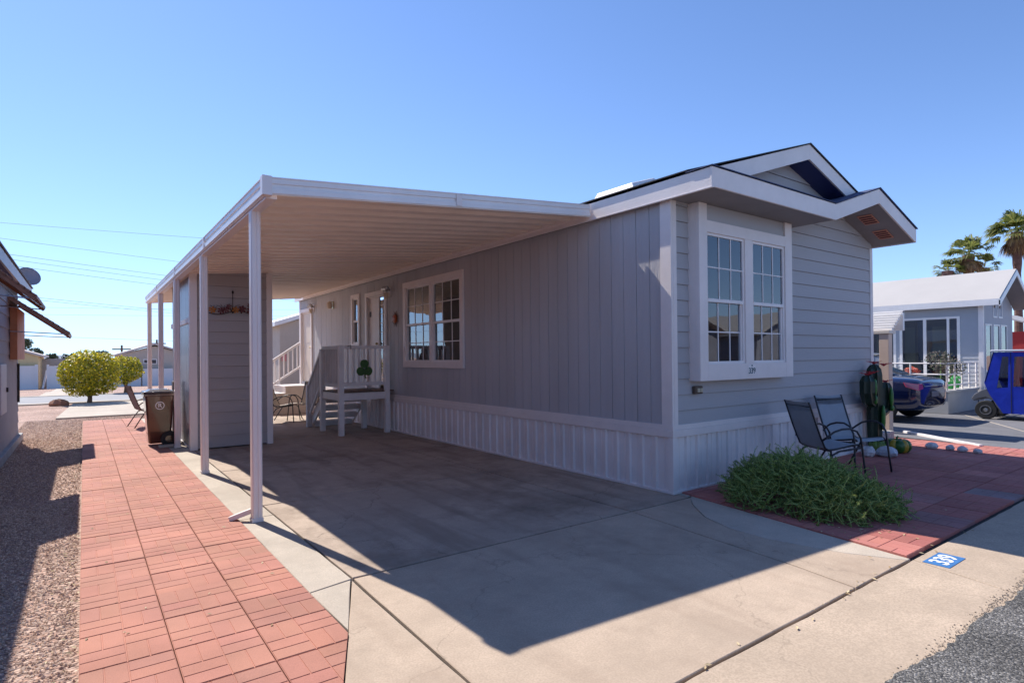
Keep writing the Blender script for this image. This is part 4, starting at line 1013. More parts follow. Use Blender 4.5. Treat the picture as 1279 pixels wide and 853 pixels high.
# ------------------------------------------------------------------ louvred awning on post (right of the home)
aw = thing('louvred_awning', 'white louvred awning on a square wooden post between the home and the black car', 'awning', (7.35, .68, 0))
AWW = mat('white_awning_slat', (.80, .78, .76), .4); TAN = mat('tan_painted_post', (.66, .50, .38), .55, var=.12, vscale=2)
m = MB(); m.box(7.28, 7.45, .60, .77, 0.0, 1.92); m.obj('post', TAN, aw, bevel=.006)
ym, yM = .62, 4.6
for i in range(8):
    x = 7.50+i*.075; z = 1.99+i*.052; m = MB()
    m.extr([(x, ym, z), (x+.085, ym, z+.012), (x+.085, ym, z+.022), (x, ym, z+.038), (x-.006, ym, z+.03)], (0, yM-ym, 0)); m.obj('slat', AWW, aw)
m = MB(); m.box(7.26, 7.56, .58, yM, 1.925, 1.985); m.obj('beam', mat('cream_beam', (.70, .62, .52), .5), aw, bevel=.004)
m = MB(); m.box(8.03, 8.10, ym, yM, 2.0, 2.40); m.obj('back_rail', AWW, aw)
m = MB(); m.box(7.9, 8.07, 4.4, 4.55, 0, 2.3); m.obj('post', TAN, aw)
m = MB(); vs = []
for i in range(21):
    yy = 1.0+i*.1; xx = 7.42+.03*math.sin(i*1.7); vs += [(xx, yy, 1.92), (xx+.02*math.sin(i), yy, 1.15)]
m.add(vs, [(2*i, 2*i+1, 2*i+3, 2*i+2) for i in range(20)]); m.obj('hanging_cloth', mat('beige_shade_cloth', (.50, .38, .32), .9, var=.2, vscale=5), aw)

# ------------------------------------------------------------------ car
car = thing('parked_car', 'dark blue-black sedan parked in the neighbouring driveway, rear towards the street', 'car', (10.15, 3.1, 0))
CP = mat('dark_blue_car_paint', (.006, .012, .055), .10, spec=.7, coat=1.); CGl = mat('dark_car_glass', (.01, .012, .015), .04, spec=.8)
def loft(secs, name, mt, parent, sub=2, cap=True):
    """secs: list of (y, [(x,z) half profile bottom->top centre])"""
    m = MB(); k = len(secs[0][1])*2-1; vs = []
    for y, pr3 in secs:
        full = [(-x, z) for x, z in pr3]+[(x, z) for x, z in reversed(pr3[:-1])]
        vs += [(10.15+x, y, z) for x, z in full]
    fs = []; n = len(secs)
    for i in range(n-1):
        for j in range(k-1): fs.append((i*k+j, i*k+j+1, (i+1)*k+j+1, (i+1)*k+j))
        fs.append((i*k+k-1, i*k, (i+1)*k, (i+1)*k+k-1))
    if cap: fs += [tuple(reversed(range(k))), tuple(range((n-1)*k, n*k))]
    m.add(vs, fs); o = m.obj(name, mt, parent, smooth=True)
    if sub: md = o.modifiers.new('sub', 'SUBSURF'); md.levels = sub; md.render_levels = sub
    return o
def sec(y, w, zb, zs, zt): return (y, [(w*.80, zb), (w*.97, zb+.06), (w, zb+.25), (w, zs-.12), (w*.95, zs-.02), (w*.80, zs+.02), (w*.4, zt), (0, zt+.005)])
cb = loft([sec(.78, .70, .36, .80, .82), sec(.80, .82, .30, .90, .93), (sec(.95, .90, .24, .97, 1.02)), sec(1.5, .93, .22, .99, 1.06), sec(2.2, .93, .20, .97, 1.04), sec(3.2, .93, .2, .95, .98), sec(4.1, .93, .2, .93, .96), sec(4.9, .90, .22, .86, .90), sec(5.4, .84, .26, .74, .78), sec(5.6, .7, .34, .62, .64)], 'body', CP, car)
loft([(1.35, [(.70, 1.0), (.66, 1.03), (.4, 1.05), (0, 1.055)]), (1.75, [(.76, .98), (.68, 1.16), (.45, 1.20), (0, 1.21)]), (2.25, [(.80, .97), (.62, 1.38), (.42, 1.42), (0, 1.43)]), (3.2, [(.82, .95), (.62, 1.42), (.42, 1.46), (0, 1.47)]), (3.7, [(.82, .94), (.62, 1.36), (.42, 1.41), (0, 1.42)]), (4.3, [(.78, .93), (.70, 1.0), (.45, 1.04), (0, 1.05)])], 'cabin_glass', CGl, car)
loft([(2.2, [(.60, 1.375), (.58, 1.41), (.4, 1.435), (0, 1.44)]), (2.3, [(.63, 1.375), (.60, 1.425), (.4, 1.45), (0, 1.455)]), (3.2, [(.63, 1.40), (.60, 1.455), (.4, 1.48), (0, 1.49)]), (3.68, [(.62, 1.36), (.59, 1.40), (.4, 1.43), (0, 1.44)])], 'roof', CP, car, 1)
for s_ in (-1, 1):
    m = MB(); m.extr([(10.15+s_*.83, .80, .86), (10.15+s_*.68, .782, .87), (10.15+s_*.64, .776, .76), (10.15+s_*.84, .80, .72)], (0, .03, 0))
    if 1: m.extr([(10.15+s_*.835, .80, .86), (10.15+s_*.925, 1.05, .90), (10.15+s_*.93, 1.0, .80), (10.15+s_*.85, .80, .72)], (0, .02, 0))
    m.obj('tail_light', mat('pink_red_lens', (.50, .05, .10), .1, spec=.8, coat=1) if s_ < 0 else mat('silver_lens', (.35, .36, .40), .1, spec=.8, coat=1), car, bevel=.01)
m = MB(); m.box(9.95, 10.35, .762, .778, .56, .68); m.obj('number_plate', mat('pale_plate', (.2, .18, .19), .4), car, bevel=.005)
m = MB(); m.box(9.6, 10.7, .765, .80, .80, .812); m.obj('bumper_trim', SILVER, car, bevel=.008)
for sx in (-1, 1):
    for yy in (1.55, 4.45):
        m = MB(); x = 10.15+sx*.82; m.lathe([(.22, -.11), (.31, -.10), (.325, -.05), (.325, .05), (.31, .10), (.22, .11)], (x, yy, .325), 28, 'x'); wh = m.obj('wheel', RUB, car, smooth=True)
        m = MB(); m.lathe([(.05, -.02), (.21, .0), (.215, .115), (.19, .118), (.18, .09), (.05, .10)] if sx > 0 else [(.05, .02), (.21, 0), (.215, -.115), (.19, -.118), (.18, -.09), (.05, -.10)], (x, yy, .325), 20, 'x'); m.obj('rim', SILVER, wh)

# ------------------------------------------------------------------ golf cart
GX = 11.6
gc = thing('golf_cart', 'blue golf cart with zipped vinyl enclosure parked beside the porch', 'golf cart', (GX+.6, -.6, 0))
BLU = mat('blue_vinyl', (.010, .035, .42), .38, var=.2, vscale=4, bump=.8, bscale=7); GREYP = mat('grey_cart_body', (.13, .135, .15), .35); CLR = glass_mat('clear_vinyl', (.72, .72, .72), .12)
PY = lambda x, pts: [(x, y, z) for y, z in pts]
W1 = [(-.075, 1.44), (-.19, 1.44), (-.17, .74), (.03, .72)]; W2 = [(-.29, 1.44), (-.95, 1.44), (-.95, .76), (-.265, .76)]
for x, t in ((GX, .02), (GX+1.13, .02)):
    m = MB()
    # front strip, pillar between the windows, top band, lower panel, rear
    for pl in ([(.09, 1.54), (.26, .84), (.20, .66), (.03, .72), (-.075, 1.44)], [(-.19, 1.44), (-.17, .74), (-.265, .76), (-.29, 1.44)], [(.09, 1.54), (-.075, 1.44), (-.29, 1.44), (-.95, 1.44), (-1.75, 1.44), (-1.75, 1.55)],
               [(.20, .66), (.16, .56), (-.08, .15), (-.28, .15), (-1.45, .16), (-1.75, .30), (-1.75, .76), (-.95, .76), (-.265, .76), (-.17, .74), (.03, .72)], [(-.95, 1.44), (-.95, .76), (-1.75, .76), (-1.75, 1.44)]):
        m.extr(PY(x, pl), (t, 0, 0))
    sdo = m.obj('enclosure_side', BLU, gc)
    m = MB(); m.extr(PY(x+.008, W1), (.003, 0, 0)); m.extr(PY(x+.008, W2), (.003, 0, 0)); m.obj('clear_window', CLR, sdo)
    m = MB(); m.box(x-.006, x-.001, -.236, -.224, .16, 1.53); m.obj('zip', RUB, sdo)
m = MB(); m.extr([(GX, .09, 1.54), (GX, .25, .86), (GX, .23, .86), (GX, .07, 1.54)], (.09, 0, 0)); m.extr([(GX+1.06, .09, 1.54), (GX+1.06, .25, .86), (GX+1.06, .23, .86), (GX+1.06, .07, 1.54)], (.09, 0, 0)); m.each('windscreen_frame', BLU, gc)
m = MB(); m.extr([(GX+.09, .085, 1.54), (GX+.09, .245, .86), (GX+.09, .24, .86), (GX+.09, .08, 1.54)], (.97, 0, 0)); m.obj('windscreen', CLR, gc)
m = MB(); m.box(GX+.02, GX+1.13, -1.76, -1.74, .30, 1.54); m.obj('enclosure_back', BLU, gc)
m = MB(); m.extr(PY(GX-.05, [(.14, 1.552), (-1.85, 1.562), (-1.85, 1.60), (.12, 1.60)]), (1.25, 0, 0)); m.obj('roof', mat('pale_cart_roof', (.50, .53, .60), .4), gc, bevel=.02)
m = MB(); m.extr(PY(GX+.02, [(.52, .46), (.46, .56), (.30, .68), (.22, .70), (.19, .64), (-.06, .22), (-.09, .15), (-.02, .15), (.10, .42), (.24, .50), (.40, .46), (.47, .40)]), (1.1, 0, 0)); m.obj('front_cowl', GREYP, gc, bevel=.015)
m = MB(); m.box(GX+.05, GX+1.1, -1.7, .0, .16, .26); m.box(GX+.1, GX+1.03, -.95, -.45, .26, .66); m.box(GX+.1, GX+1.03, -1.05, -.93, .66, 1.02); m.obj('seat_and_floor', mat('beige_seat', (.40, .34, .26), .6), gc)
m = MB(); m.lathe([(.12, -.012), (.14, 0), (.12, .012)], (0, 0, 0), 18); m.v = [(GX+.35+x, -.12+y*.7+z, .95+y*.7-z*.3) for x, y, z in m.v]; m.obj('steering_wheel', RUB, gc)
for yy in (.24, -1.45):
    for xx, sg in ((GX+.06, -1), (GX+1.08, 1)):
        m = MB(); m.lathe([(.11, -.07), (.20, -.07), (.215, -.03), (.215, .03), (.20, .07), (.11, .07)], (xx, yy, .209), 26, 'x'); wh = m.obj('wheel', RUB, gc, smooth=False)
        m = MB(); m.lathe([(r, z*sg) for r, z in ((.112, .065), (.112, .075), (.095, .075), (.085, .05), (.05, .045), (.04, .07), (.02, .075))], (xx, yy, .209), 22, 'x'); m.obj('rim', SILVER, wh)

# ------------------------------------------------------------------ neighbouring home on the right
nh = thing('neighbour_home', 'white-roofed grey manufactured home with porch and tall gable windows beyond the car', 'mobile home', (14.5, 1, 0))
NW = mat('neighbour_siding', (.42, .44, .48), .6, var=.06, vscale=1); NR = mat('white_coated_roof', (.44, .42, .405), .6, var=.06, vscale=.7)
NX, NY, NXR, NYE = 14.5, 1.05, 17.3, 14.0; RX = 15.85; RZ = 3.88; EZ = 2.98
def nz(x): return RZ-(RZ-EZ)*abs(x-RX)/(RX-14.3)
holesN = [(1.55, 3.05, .62, 2.55), (3.15, 4.3, .62, 2.5)]
m = MB(); z = .1
while z < 2.9:
    for a0, a1, b0, b1 in subtract((NY, NYE, z, min(z+.115, 2.92)), holesN):
        if b1-b0 < .01: continue
        m.add([(NX-.014, a0, b0), (NX-.014, a1, b0), (NX, a1, b1), (NX, a0, b1), (NX+.05, a0, b0), (NX+.05, a1, b0), (NX+.05, a1, b1), (NX+.05, a0, b1)], [(3, 2, 1, 0), (4, 5, 6, 7), (0, 1, 5, 4), (1, 2, 6, 5), (2, 3, 7, 6), (3, 0, 4, 7)])
    z += .115
m.obj('wall', NW, nh)
holeG = [(14.72, 15.28, 1.0, 2.33), (15.42, 16.0, 1.0, 2.33), (16.1, 16.68, 1.0, 2.33)]
m = MB()
for a0, a1, b0, b1 in subtract((NX, NXR-.1, .1, 2.80), holeG): m.box(a0, a1, NY, NY+.04, b0, b1)
gw = [[(15.42, 2.52), (15.78, 2.52), (15.78, 3.20), (15.42, 2.98)], [(15.9, 2.52), (16.28, 2.52), (16.28, 2.98), (15.9, 3.22)]]
m.extr([(NX, NY, 2.80), (15.38, NY, 2.80), (15.38, NY, nz(15.38)-.12), (14.62, NY, 2.98)], (0, .04, 0))
m.extr([(15.38, NY, nz(15.38)-.12), (15.42, NY, 2.98), (15.78, NY, 3.20), (15.9, NY, 3.22), (16.28, NY, 2.98), (16.32, NY, nz(16.32)-.12), (RX, NY, RZ-.12)], (0, .04, 0))
m.extr([(16.32, NY, 2.80), (NXR-.1, NY, 2.80), (NXR-.15, NY, 2.98), (16.32, NY, nz(16.32)-.12)], (0, .04, 0))
m.obj('wall', NW, nh)
m = MB(); m.box(NXR-.1, NXR-.05, NY, NYE, .1, 2.9); m.box(NX, NXR, NYE-.05, NYE, .1, 2.9); m.box(NX+.1, NXR-.2, NY+.1, NYE-.1, .3, .58); m.obj('wall', NW, nh)
m = MB(); sheet(m, [(14.28, .62, nz(14.28)), (RX, .62, RZ), (RX, NYE+.3, RZ), (14.28, NYE+.3, nz(14.28))], .03); sheet(m, [(RX, .62, RZ), (17.42, .62, nz(17.42)), (17.42, NYE+.3, nz(17.42)), (RX, NYE+.3, RZ)], .03); m.obj('roof', NR, nh)
m = MB(); m.box(14.26, 14.285, .6, NYE+.3, 2.80, 2.965)
for (x0, x1) in ((14.26, RX), (RX, 17.44)): m.extr([(x0, .60, nz(x0)-.035), (x1, .60, nz(x1)-.035), (x1, .60, nz(x1)-.19), (x0, .60, nz(x0)-.19)], (0, .025, 0))
m.obj('fascia', FASCIA, nh)
m = MB(); m.box(14.29, NX, .63, NYE, 2.83, 2.84); sheet(m, [(14.3, .63, nz(14.3)-.17), (RX, .63, RZ-.17), (RX, NY, RZ-.17), (14.3, NY, nz(14.3)-.17)]); sheet(m, [(RX, .63, RZ-.17), (17.4, .63, nz(17.4)-.17), (17.4, NY, nz(17.4)-.17), (RX, NY, RZ-.17)]); m.obj('soffit', SOFF, nh)
m = MB(); m.box(NX-.03, NX+.06, NY-.03, NY+.08, .1, 2.84); m.obj('corner_trim', WHITEV, nh)
# sliding door
m = MB()
for y0, y1 in ((1.55, 1.62), (1.80, 1.86), (2.36, 2.44), (2.98, 3.05), (3.15, 3.22), (4.23, 4.3)): m.box(NX-.02, NX+.03, y0, y1, .62, 2.5)
m.box(NX-.021, NX+.031, 1.55, 3.05, 2.5, 2.56); m.box(NX-.021, NX+.031, 3.15, 4.3, 2.45, 2.5); sd = m.obj('sliding_door', FASCIA, nh)
m = MB(); m.box(NX+.0, NX+.006, 1.6, 3.0, .62, 2.52); m.box(NX, NX+.006, 3.2, 4.25, .62, 2.48); m.obj('door_glass', GLASSD, sd)
m = MB()
for y0, y1 in ((1.62, 1.78), (2.46, 2.6)):
    m = MB(); m.box(NX+.05, NX+.07, y0, y1, .62, 2.5); m.obj('curtain', mat('blue_curtain', (.14, .22, .40), .9), sd)
for y0, y1 in ((1.90, 2.22), (2.66, 2.92), (3.3, 3.7)):
    m = MB(); m.box(NX+.02, NX+.03, y0, y1, .95, 2.3); m.obj('blind', mat('yellow_blind', (.78, .72, .48), .9), sd)
for a, b, c, d in holeG:
    m = MB(); F = .04; m.box(a, a+F, NY-.015, NY+.03, c, d); m.box(b-F, b, NY-.015, NY+.03, c, d); m.box(a+F, b-F, NY-.015, NY+.03, c, c+F); m.box(a+F, b-F, NY-.015, NY+.03, d-F, d); wd = m.obj('window', FASCIA, nh)
    m = MB(); m.box(a+F, b-F, NY+.005, NY+.01, c+F, d-F); m.obj('pane', GLASSD, wd)
for q in gw:
    m = MB(); cxm = sum(p[0] for p in q)/4; czm = sum(p[1] for p in q)/4
    k = len(q); inn = [(cxm+(x-cxm)*.85, czm+(z-czm)*.85) for x, z in q]
    for i in range(k): j = (i+1) % k; m.extr([(q[i][0], NY-.015, q[i][1]), (q[j][0], NY-.015, q[j][1]), (inn[j][0], NY-.015, inn[j][1]), (inn[i][0], NY-.015, inn[i][1])], (0, .04, 0))
    wd = m.obj('window', FASCIA, nh); m = MB(); m.extr([(x, NY+.004, z) for x, z in inn], (0, .005, 0)); m.obj('pane', GLASSD, wd)

# porch of the neighbouring home
np_ = thing('railed_porch', 'low porch deck with white tube railing in front of the neighbouring glass door', 'porch', (13, 1.5, 0))
PX0, PX1, PY0, PY1 = 12.2, 14.45, 1.15, 6.0
m = MB(); m.box(PX0, PX1, PY0, PY1, 0, .55); m.obj('skirt', mat('grey_porch_skirt', (.40, .40, .40), .7, var=.1, vscale=2), np_)
m = MB(); m.box(PX0-.04, PX1, PY0-.04, PY1, .551, .59); m.obj('deck', mat('pale_deck', (.5, .49, .48), .7), np_)
def rail_run(pts, parent):
    for p in pts:
        m = MB(); m.tube([(p[0], p[1], .59), (p[0], p[1], 1.27)], .022, 8); m.obj('rail_post', WHITEV, parent)
    for z in (.72, .99, 1.27):
        m = MB(); m.tube([(p[0], p[1], z) for p in pts], .018, 8); m.obj('rail', WHITEV, parent)
rail_run([(PX0+.03, PY0+.03+i*.8, 0) for i in range(6)], np_); rail_run([(PX0+.03+i*.55, PY0+.03, 0) for i in range(5)], np_)

# pots and plants on the porch
def bushy(m, c, r, n, ls, rnd):
    for _ in range(n):
        d = Vector((rnd.gauss(0, 1), rnd.gauss(0, 1), rnd.gauss(0, 1))).normalized()*r*rnd.uniform(.35, 1)**.6; p = Vector(c)+Vector((d.x, d.y, d.z*.8))
        a = Vector((rnd.gauss(0, 1), rnd.gauss(0, 1), rnd.gauss(0, 1))).normalized(); b = a.orthogonal().normalized()
        m.add([p-a*ls, p-b*ls*.45, p+a*ls, p+b*ls*.45], [(0, 1, 2, 3)])
POTG = mat('bright_green_pot', (.02, .30, .06), .4); DKLEAF = island_mat('dark_twig_leaves', [(.03, .03, .03), (.08, .06, .05), (.03, .06, .03), (.14, .1, .09)], .8)
REDL = island_mat('red_flower_petals', [(.5, .03, .02), (.3, .05, .03), (.6, .1, .03)], .6)
rnd = random.Random(8)
def potted(x, y, z, label, crown, n, r, pot=POTG, hh=.35):
    t = thing('potted_plant', label, 'potted plant', (x, y, z), 0, 'potted plants on the neighbouring porch')
    m = MB(); m.lathe([(.07, 0), (.11, .16), (.12, .18), (.10, .18)], (x, y, z), 14); m.obj('pot', pot, t, smooth=False)
    m = MB(); bushy(m, (x, y, z+hh), r, n, .035, rnd); m.obj('foliage', crown, t)
    m = MB(); m.tube([(x, y, z+.15), (x+.02, y, z+hh)], .01, 5); m.obj('stem', STEM, t); return t
potted(12.35, 1.35, .60, 'dark twiggy shrub in a green pot at the porch corner', DKLEAF, 450, .33, hh=.75)
potted(12.9, 1.32, .60, 'dark leafy plant in a green pot beside the corner shrub', DKLEAF, 420, .36, hh=.55)
potted(12.4, 2.0, .60, 'red flowering plant in a green pot behind the railing', REDL, 260, .20, hh=.42)
potted(13.6, 1.4, .60, 'small green plant in a green pot near the house corner', POTG, 120, .12, hh=.25)
potted(12.45, 2.7, .60, 'low red flowering plant farther along the railing', REDL, 200, .2, hh=.36)
pc = make_chair('patio_chair', 'dark chair standing on the neighbouring porch behind the railing', BLACKM, mat('teal_sling', (.03, .08, .10), .8), None) if 0 else None
dup(ch, (13.1, 3.0, .59), math.radians(-70), 'dark patio chair on the neighbouring porch behind the railing', 'chairs on the neighbouring porch')
dup(ch, (13.2, 4.1, .59), math.radians(-110), 'dark patio chair farther back on the neighbouring porch', 'chairs on the neighbouring porch')

# buildings beyond on the right
rr = thing('red_shed', 'red cabin with white trim at the right edge beyond the grey home', 'shed', (24, 1.2, 0))
m = MB(); m.box(23, 27, 1.4, 5, -.03, 2.3); m.obj('wall', mat('red_siding', (.38, .03, .03), .7), rr)
m = MB(); m.box(23.2, 23.5, 1.36, 1.4, .9, 2.1); m.obj('window', GLASSD, rr)
m = MB(); sheet(m, [(22.8, 1.0, 2.3), (27.2, 1.0, 2.3), (27.2, 3.2, 3.1), (22.8, 3.2, 3.1)], .05); sheet(m, [(22.8, 3.2, 3.1), (27.2, 3.2, 3.1), (27.2, 5.4, 2.3), (22.8, 5.4, 2.3)], .05); m.obj('roof', NR, rr)

# ------------------------------------------------------------------ left neighbour
lh = thing('left_neighbour_home', 'grey block-sided home at the left edge with brown awnings', 'mobile home', (-6.33, 8, 0))
LW = mat('left_home_siding', (.27, .28, .33), .7, var=.12, vscale=1.5, bump=.2)
m = MB(); z = .12
while z < 2.95:
    z1 = min(z+.22, 2.96)
    m.add([(-6.33, -14, z), (-6.33, 10.9, z), (-6.345, 10.9, z1), (-6.345, -14, z1), (-6.42, -14, z), (-6.42, 10.9, z), (-6.42, 10.9, z1), (-6.42, -14, z1)], [(0, 1, 2, 3), (7, 6, 5, 4), (0, 4, 5, 1), (1, 5, 6, 2), (2, 6, 7, 3), (3, 7, 4, 0)]); z = z1
m.obj('wall', LW, lh)
m = MB(); m.box(-10.5, -6.42, 10.85, 10.9, 0, 2.96); m.box(-10.5, -10.45, -14, 10.9, 0, 2.96); m.box(-10.5, -6.42, -14, -13.95, 0, 2.96); m.obj('wall', LW, lh)
m = MB(); m.box(-6.42, -6.27, -14, 10.98, -.02, .12); m.obj('base_trim', mat('grey_footing', (.35, .36, .37), .8, var=.2, vscale=3), lh, bevel=.01)
m = MB(); m.box(-6.16, -6.13, -14.2, 11.12, 2.83, 3.0); m.obj('fascia', mat('dirty_white_fascia', (.60, .58, .58), .5, var=.1), lh, bevel=.003)
m = MB(); sheet(m, [(-6.11, -14.2, 3.03), (-6.11, 11.15, 3.03), (-8.4, 11.15, 3.5), (-8.4, -14.2, 3.5)], .025); sheet(m, [(-10.7, -14.2, 3.03), (-8.4, -14.2, 3.5), (-8.4, 11.15, 3.5), (-10.7, 11.15, 3.03)], .025); rfl = m.obj('roof', mat('brown_roof_edge', (.12, .08, .07), .7), lh)
m = MB(); m.box(-6.42, -6.16, -14, 11.1, 2.90, 2.91); m.obj('soffit', NAVY, lh)
m = MB(); m.box(-6.33, -6.23, 9.28, 10.86, 1.58, 2.5); m.obj('window_shutter', mat('orange_brown_shutter', (.48, .18, .08), .6, var=.2, vscale=4), lh, bevel=.004)
m = MB(); m.box(-6.33, -6.325+.03, 7.5, 8.3, .72, 1.5); mbx = m.obj('meter_panel', mat('pale_grey_panel', (.5, .5, .54), .5), lh, bevel=.01)
m = MB(); m.box(-6.30, -6.27, 8.22, 8.26, 1.05, 1.12); m.obj('panel_latch', RUB, mbx)
m = MB(); m.tube([(-6.31, 10.6, 1.5), (-6.31, 10.6, .9), (-6.31, 10.6, .75)], .02, 8); m.obj('hose_pipe', RUB, lh)
AWB = mat('brown_awning_metal', (.30, .15, .10), .5, var=.25, vscale=5)
def awning(y0, y1, zi, xo, zo, label):
    t = thing('window_awning', label, 'awning', (-6.33, (y0+y1)/2, zi), 0, 'brown metal awnings on the left home')
    n = 11
    for i in range(n):
        a = i/n; b = (i+1)/n; xa = -6.33+(xo+6.33)*a; xb = -6.33+(xo+6.33)*b; za = zi+(zo-zi)*a; zb = zi+(zo-zi)*b
        m = MB(); m.extr([(xa, y0, za), (xb+.012, y0, zb-.012), (xb+.016, y0, zb+.02), (xa+.01, y0, za+.016)], (0, y1-y0, 0)); m.obj('slat', AWB, t)
    for y in (y0+.02, y1-.02):
        m = MB(); m.beam((-6.33, y, zi-.03), (xo, y, zo-.03), .02, .04); m.obj('side_bar', AWB, t)
        m = MB(); m.tube([(-6.32, y, zo+.02), (xo-.03, y, zo-.02)], .009, 6); m.obj('brace_arm', SILVER, t)
    return t
awning(8.93, 10.9, 2.67, -5.5, 2.04, 'brown louvred metal awning over the shutter near the far corner of the left home')
awning(4.6, 6.5, 2.80, -5.74, 2.30, 'brown louvred metal awning nearer the camera on the left home')
ds = thing('satellite_dish', 'grey satellite dish on the roof edge of the left home', 'satellite dish', (-6.6, 12.3, 3.1))
ds.location = (-6.5, 10.9, 3.1)
m = MB(); q = []
DM = mat('grey_dish', (.34, .31, .34), .5, var=.2, vscale=5)
m.lathe([(.02, -.06), (.12, -.045), (.2, -.015), (.25, .02), (.25, .03), (.2, -.005), (.12, -.033), (.02, -.047)], (0, 0, 0), 22); m.v = [(a*.78, b*.78, c*.78) for a, b, c in m.v]
Rm = Matrix.Rotation(math.radians(65), 3, 'X') @ Matrix.Rotation(math.radians(25), 3, 'Y')
m.v = [tuple(Rm @ Vector(p)+Vector((-6.16, 10.8, 3.22))) for p in m.v]; m.obj('dish', DM, ds, smooth=True)
m = MB(); m.tube([(-6.5, 10.9, 3.08), (-6.35, 10.88, 3.2), (-6.18, 10.84, 3.21)], .02, 8); m.obj('mount', DM, ds)
m = MB(); m.tube([(-6.16, 10.75, 3.05), (-6.14, 10.50, 3.12)], .01, 6); m.obj('feed_arm', DM, ds)

# ------------------------------------------------------------------ citrus trees
CIT = island_mat('citrus_leaves', [(.10, .17, .012), (.75, .58, .03), (.22, .30, .02), (.85, .66, .05), (.07, .13, .02), (.55, .50, .04), (.05, .08, .012)], .45, trans=.5)
CITD = island_mat('shaded_citrus_leaves', [(.04, .07, .015), (.10, .13, .03), (.18, .18, .03), (.06, .09, .02)], .5, trans=.2)
BARK = mat('grey_brown_bark', (.14, .09, .06), .9, var=.3, vscale=10, bump=.6, bscale=20)
def citrus(x, y, z0, rx, rz, zc, n, ls, label, mt, seed):
    rnd = random.Random(seed); t = thing('citrus_tree', label, 'tree', (x, y, z0))
    m = MB(); m.tube([(x, y, z0-.05), (x+.02, y, z0+.2), (x, y+.02, zc)], [.09, .07, .05], 8)
    for i in range(6):
        a = i*1.05; m.tube([(x, y, z0+.25), (x+rx*.35*math.cos(a), y+rx*.35*math.sin(a), zc-.1), (x+rx*.7*math.cos(a), y+rx*.7*math.sin(a), zc+.2)], .035, 6, .012)
    m.obj('trunk', BARK, t)
    m = MB(); lumps = [(rnd.uniform(0, 2*PI), rnd.uniform(-1, 1), rnd.uniform(-.08, .14)) for _ in range(34)]
    for _ in range(n):
        a = rnd.uniform(0, 2*PI); u = rnd.uniform(-1, 1); s_ = math.sqrt(1-u*u); k = 1
        for la, lu, lv in lumps:
            dd = math.cos(a-la)*s_*math.sqrt(1-lu*lu)+u*lu
            if dd > .9: k += lv*(dd-.9)*10
        if rnd.random() < .25: k *= rnd.uniform(.55, .9)
        else: k *= rnd.uniform(.86, 1.03)
        p = Vector((x+rx*k*s_*math.cos(a), y+rx*k*s_*math.sin(a), zc+rz*k*u))
        nrm = Vector((s_*math.cos(a), s_*math.sin(a), u)); nrm = (nrm+Vector((rnd.gauss(0, .6), rnd.gauss(0, .6), rnd.gauss(0, .6)))).normalized()
        aa = nrm.orthogonal().normalized(); aa = Matrix.Rotation(rnd.uniform(0, 6.28), 3, nrm) @ aa; bb = nrm.cross(aa); l = ls*rnd.uniform(.7, 1.2)
        m.add([p-aa*l, p-bb*l*.45, p+aa*l, p+bb*l*.45], [(0, 1, 2, 3)])
    m.obj('crown', mt, t); return t
citrus(-5.13, 22.1, -.02, .93, .80, 1.06, 7200, .058, 'large round yellow-green citrus tree at the end of the gravel', CIT, 4)
citrus(-3.70, 28.95, -.02, .68, .62, 1.10, 3400, .062, 'smaller round citrus tree across the far street', CIT, 6)
random.seed(2)
m = MB(); m.blob((-6.0, 21.6, .06), .30, .2, .14, 9, 6, .15); tag(m.obj('boulder', mat('rust_boulder', (.36, .17, .10), .9, var=.3, vscale=6, bump=.5), None), 'rust-brown boulder left of the large citrus tree', 'boulder')

# ------------------------------------------------------------------ far background houses and walls
def bghouse(name, label, x0, x1, y0, y1, zb, ze, zr, wallm, roofm, ridge='y', wins=(), over=.35):
    t = thing(name, label, 'house', ((x0+x1)/2, y0, zb)); xm = (x0+x1)/2; ym = (y0+y1)/2
    m = MB(); m.box(x0, x1, y0, y1, zb, ze)
    if ridge == 'y': m.extr([(x0, y0, ze), (x1, y0, ze), (xm, y0, zr-.12)], (0, y1-y0, 0))
    else: m.extr([(x0, y0, ze), (x0, y1, ze), (x0, ym, zr-.12)], (x1-x0, 0, 0))
    m.obj('wall', wallm, t); m = MB()
    if ridge == 'y':
        s_ = (zr-ze)/(xm-x0); e = over
        for sg in (-1, 1):
            xe = xm+sg*(xm-x0+e); m.extr([(xm, y0-e, zr), (xe, y0-e, ze-s_*e), (xe, y0-e, ze-s_*e+.16), (xm, y0-e, zr+.16)], (0, y1-y0+2*e, 0))
    else:
        s_ = (zr-ze)/(ym-y0); e = over
        for sg in (-1, 1):
            ye = ym+sg*(ym-y0+e); m.extr([(x0-e, ym, zr), (x0-e, ye, ze-s_*e), (x0-e, ye, ze-s_*e+.16), (x0-e, ym, zr+.16)], (x1-x0+2*e, 0, 0))
    m.obj('roof', roofm, t)
    for a, b, c, d in wins:
        m = MB(); m.box(a, b, y0-.04, y0-.002, c, d); w_ = m.obj('window', WHITEV, t)
        m = MB(); m.box(a+.06, b-.06, y0-.045, y0-.041, c+.06, d-.06); m.obj('pane', DARKF, w_)
    return t
YEL = mat('pale_yellow_stucco', (.62, .50, .28), .8, var=.06); BEI = mat('beige_stucco', (.48, .42, .36), .8, var=.06); GRW = mat('grey_concrete_wall', (.42, .38, .35), .85, var=.1)
WROOF = mat('pale_tile_roof', (.55, .48, .44), .7, var=.1)
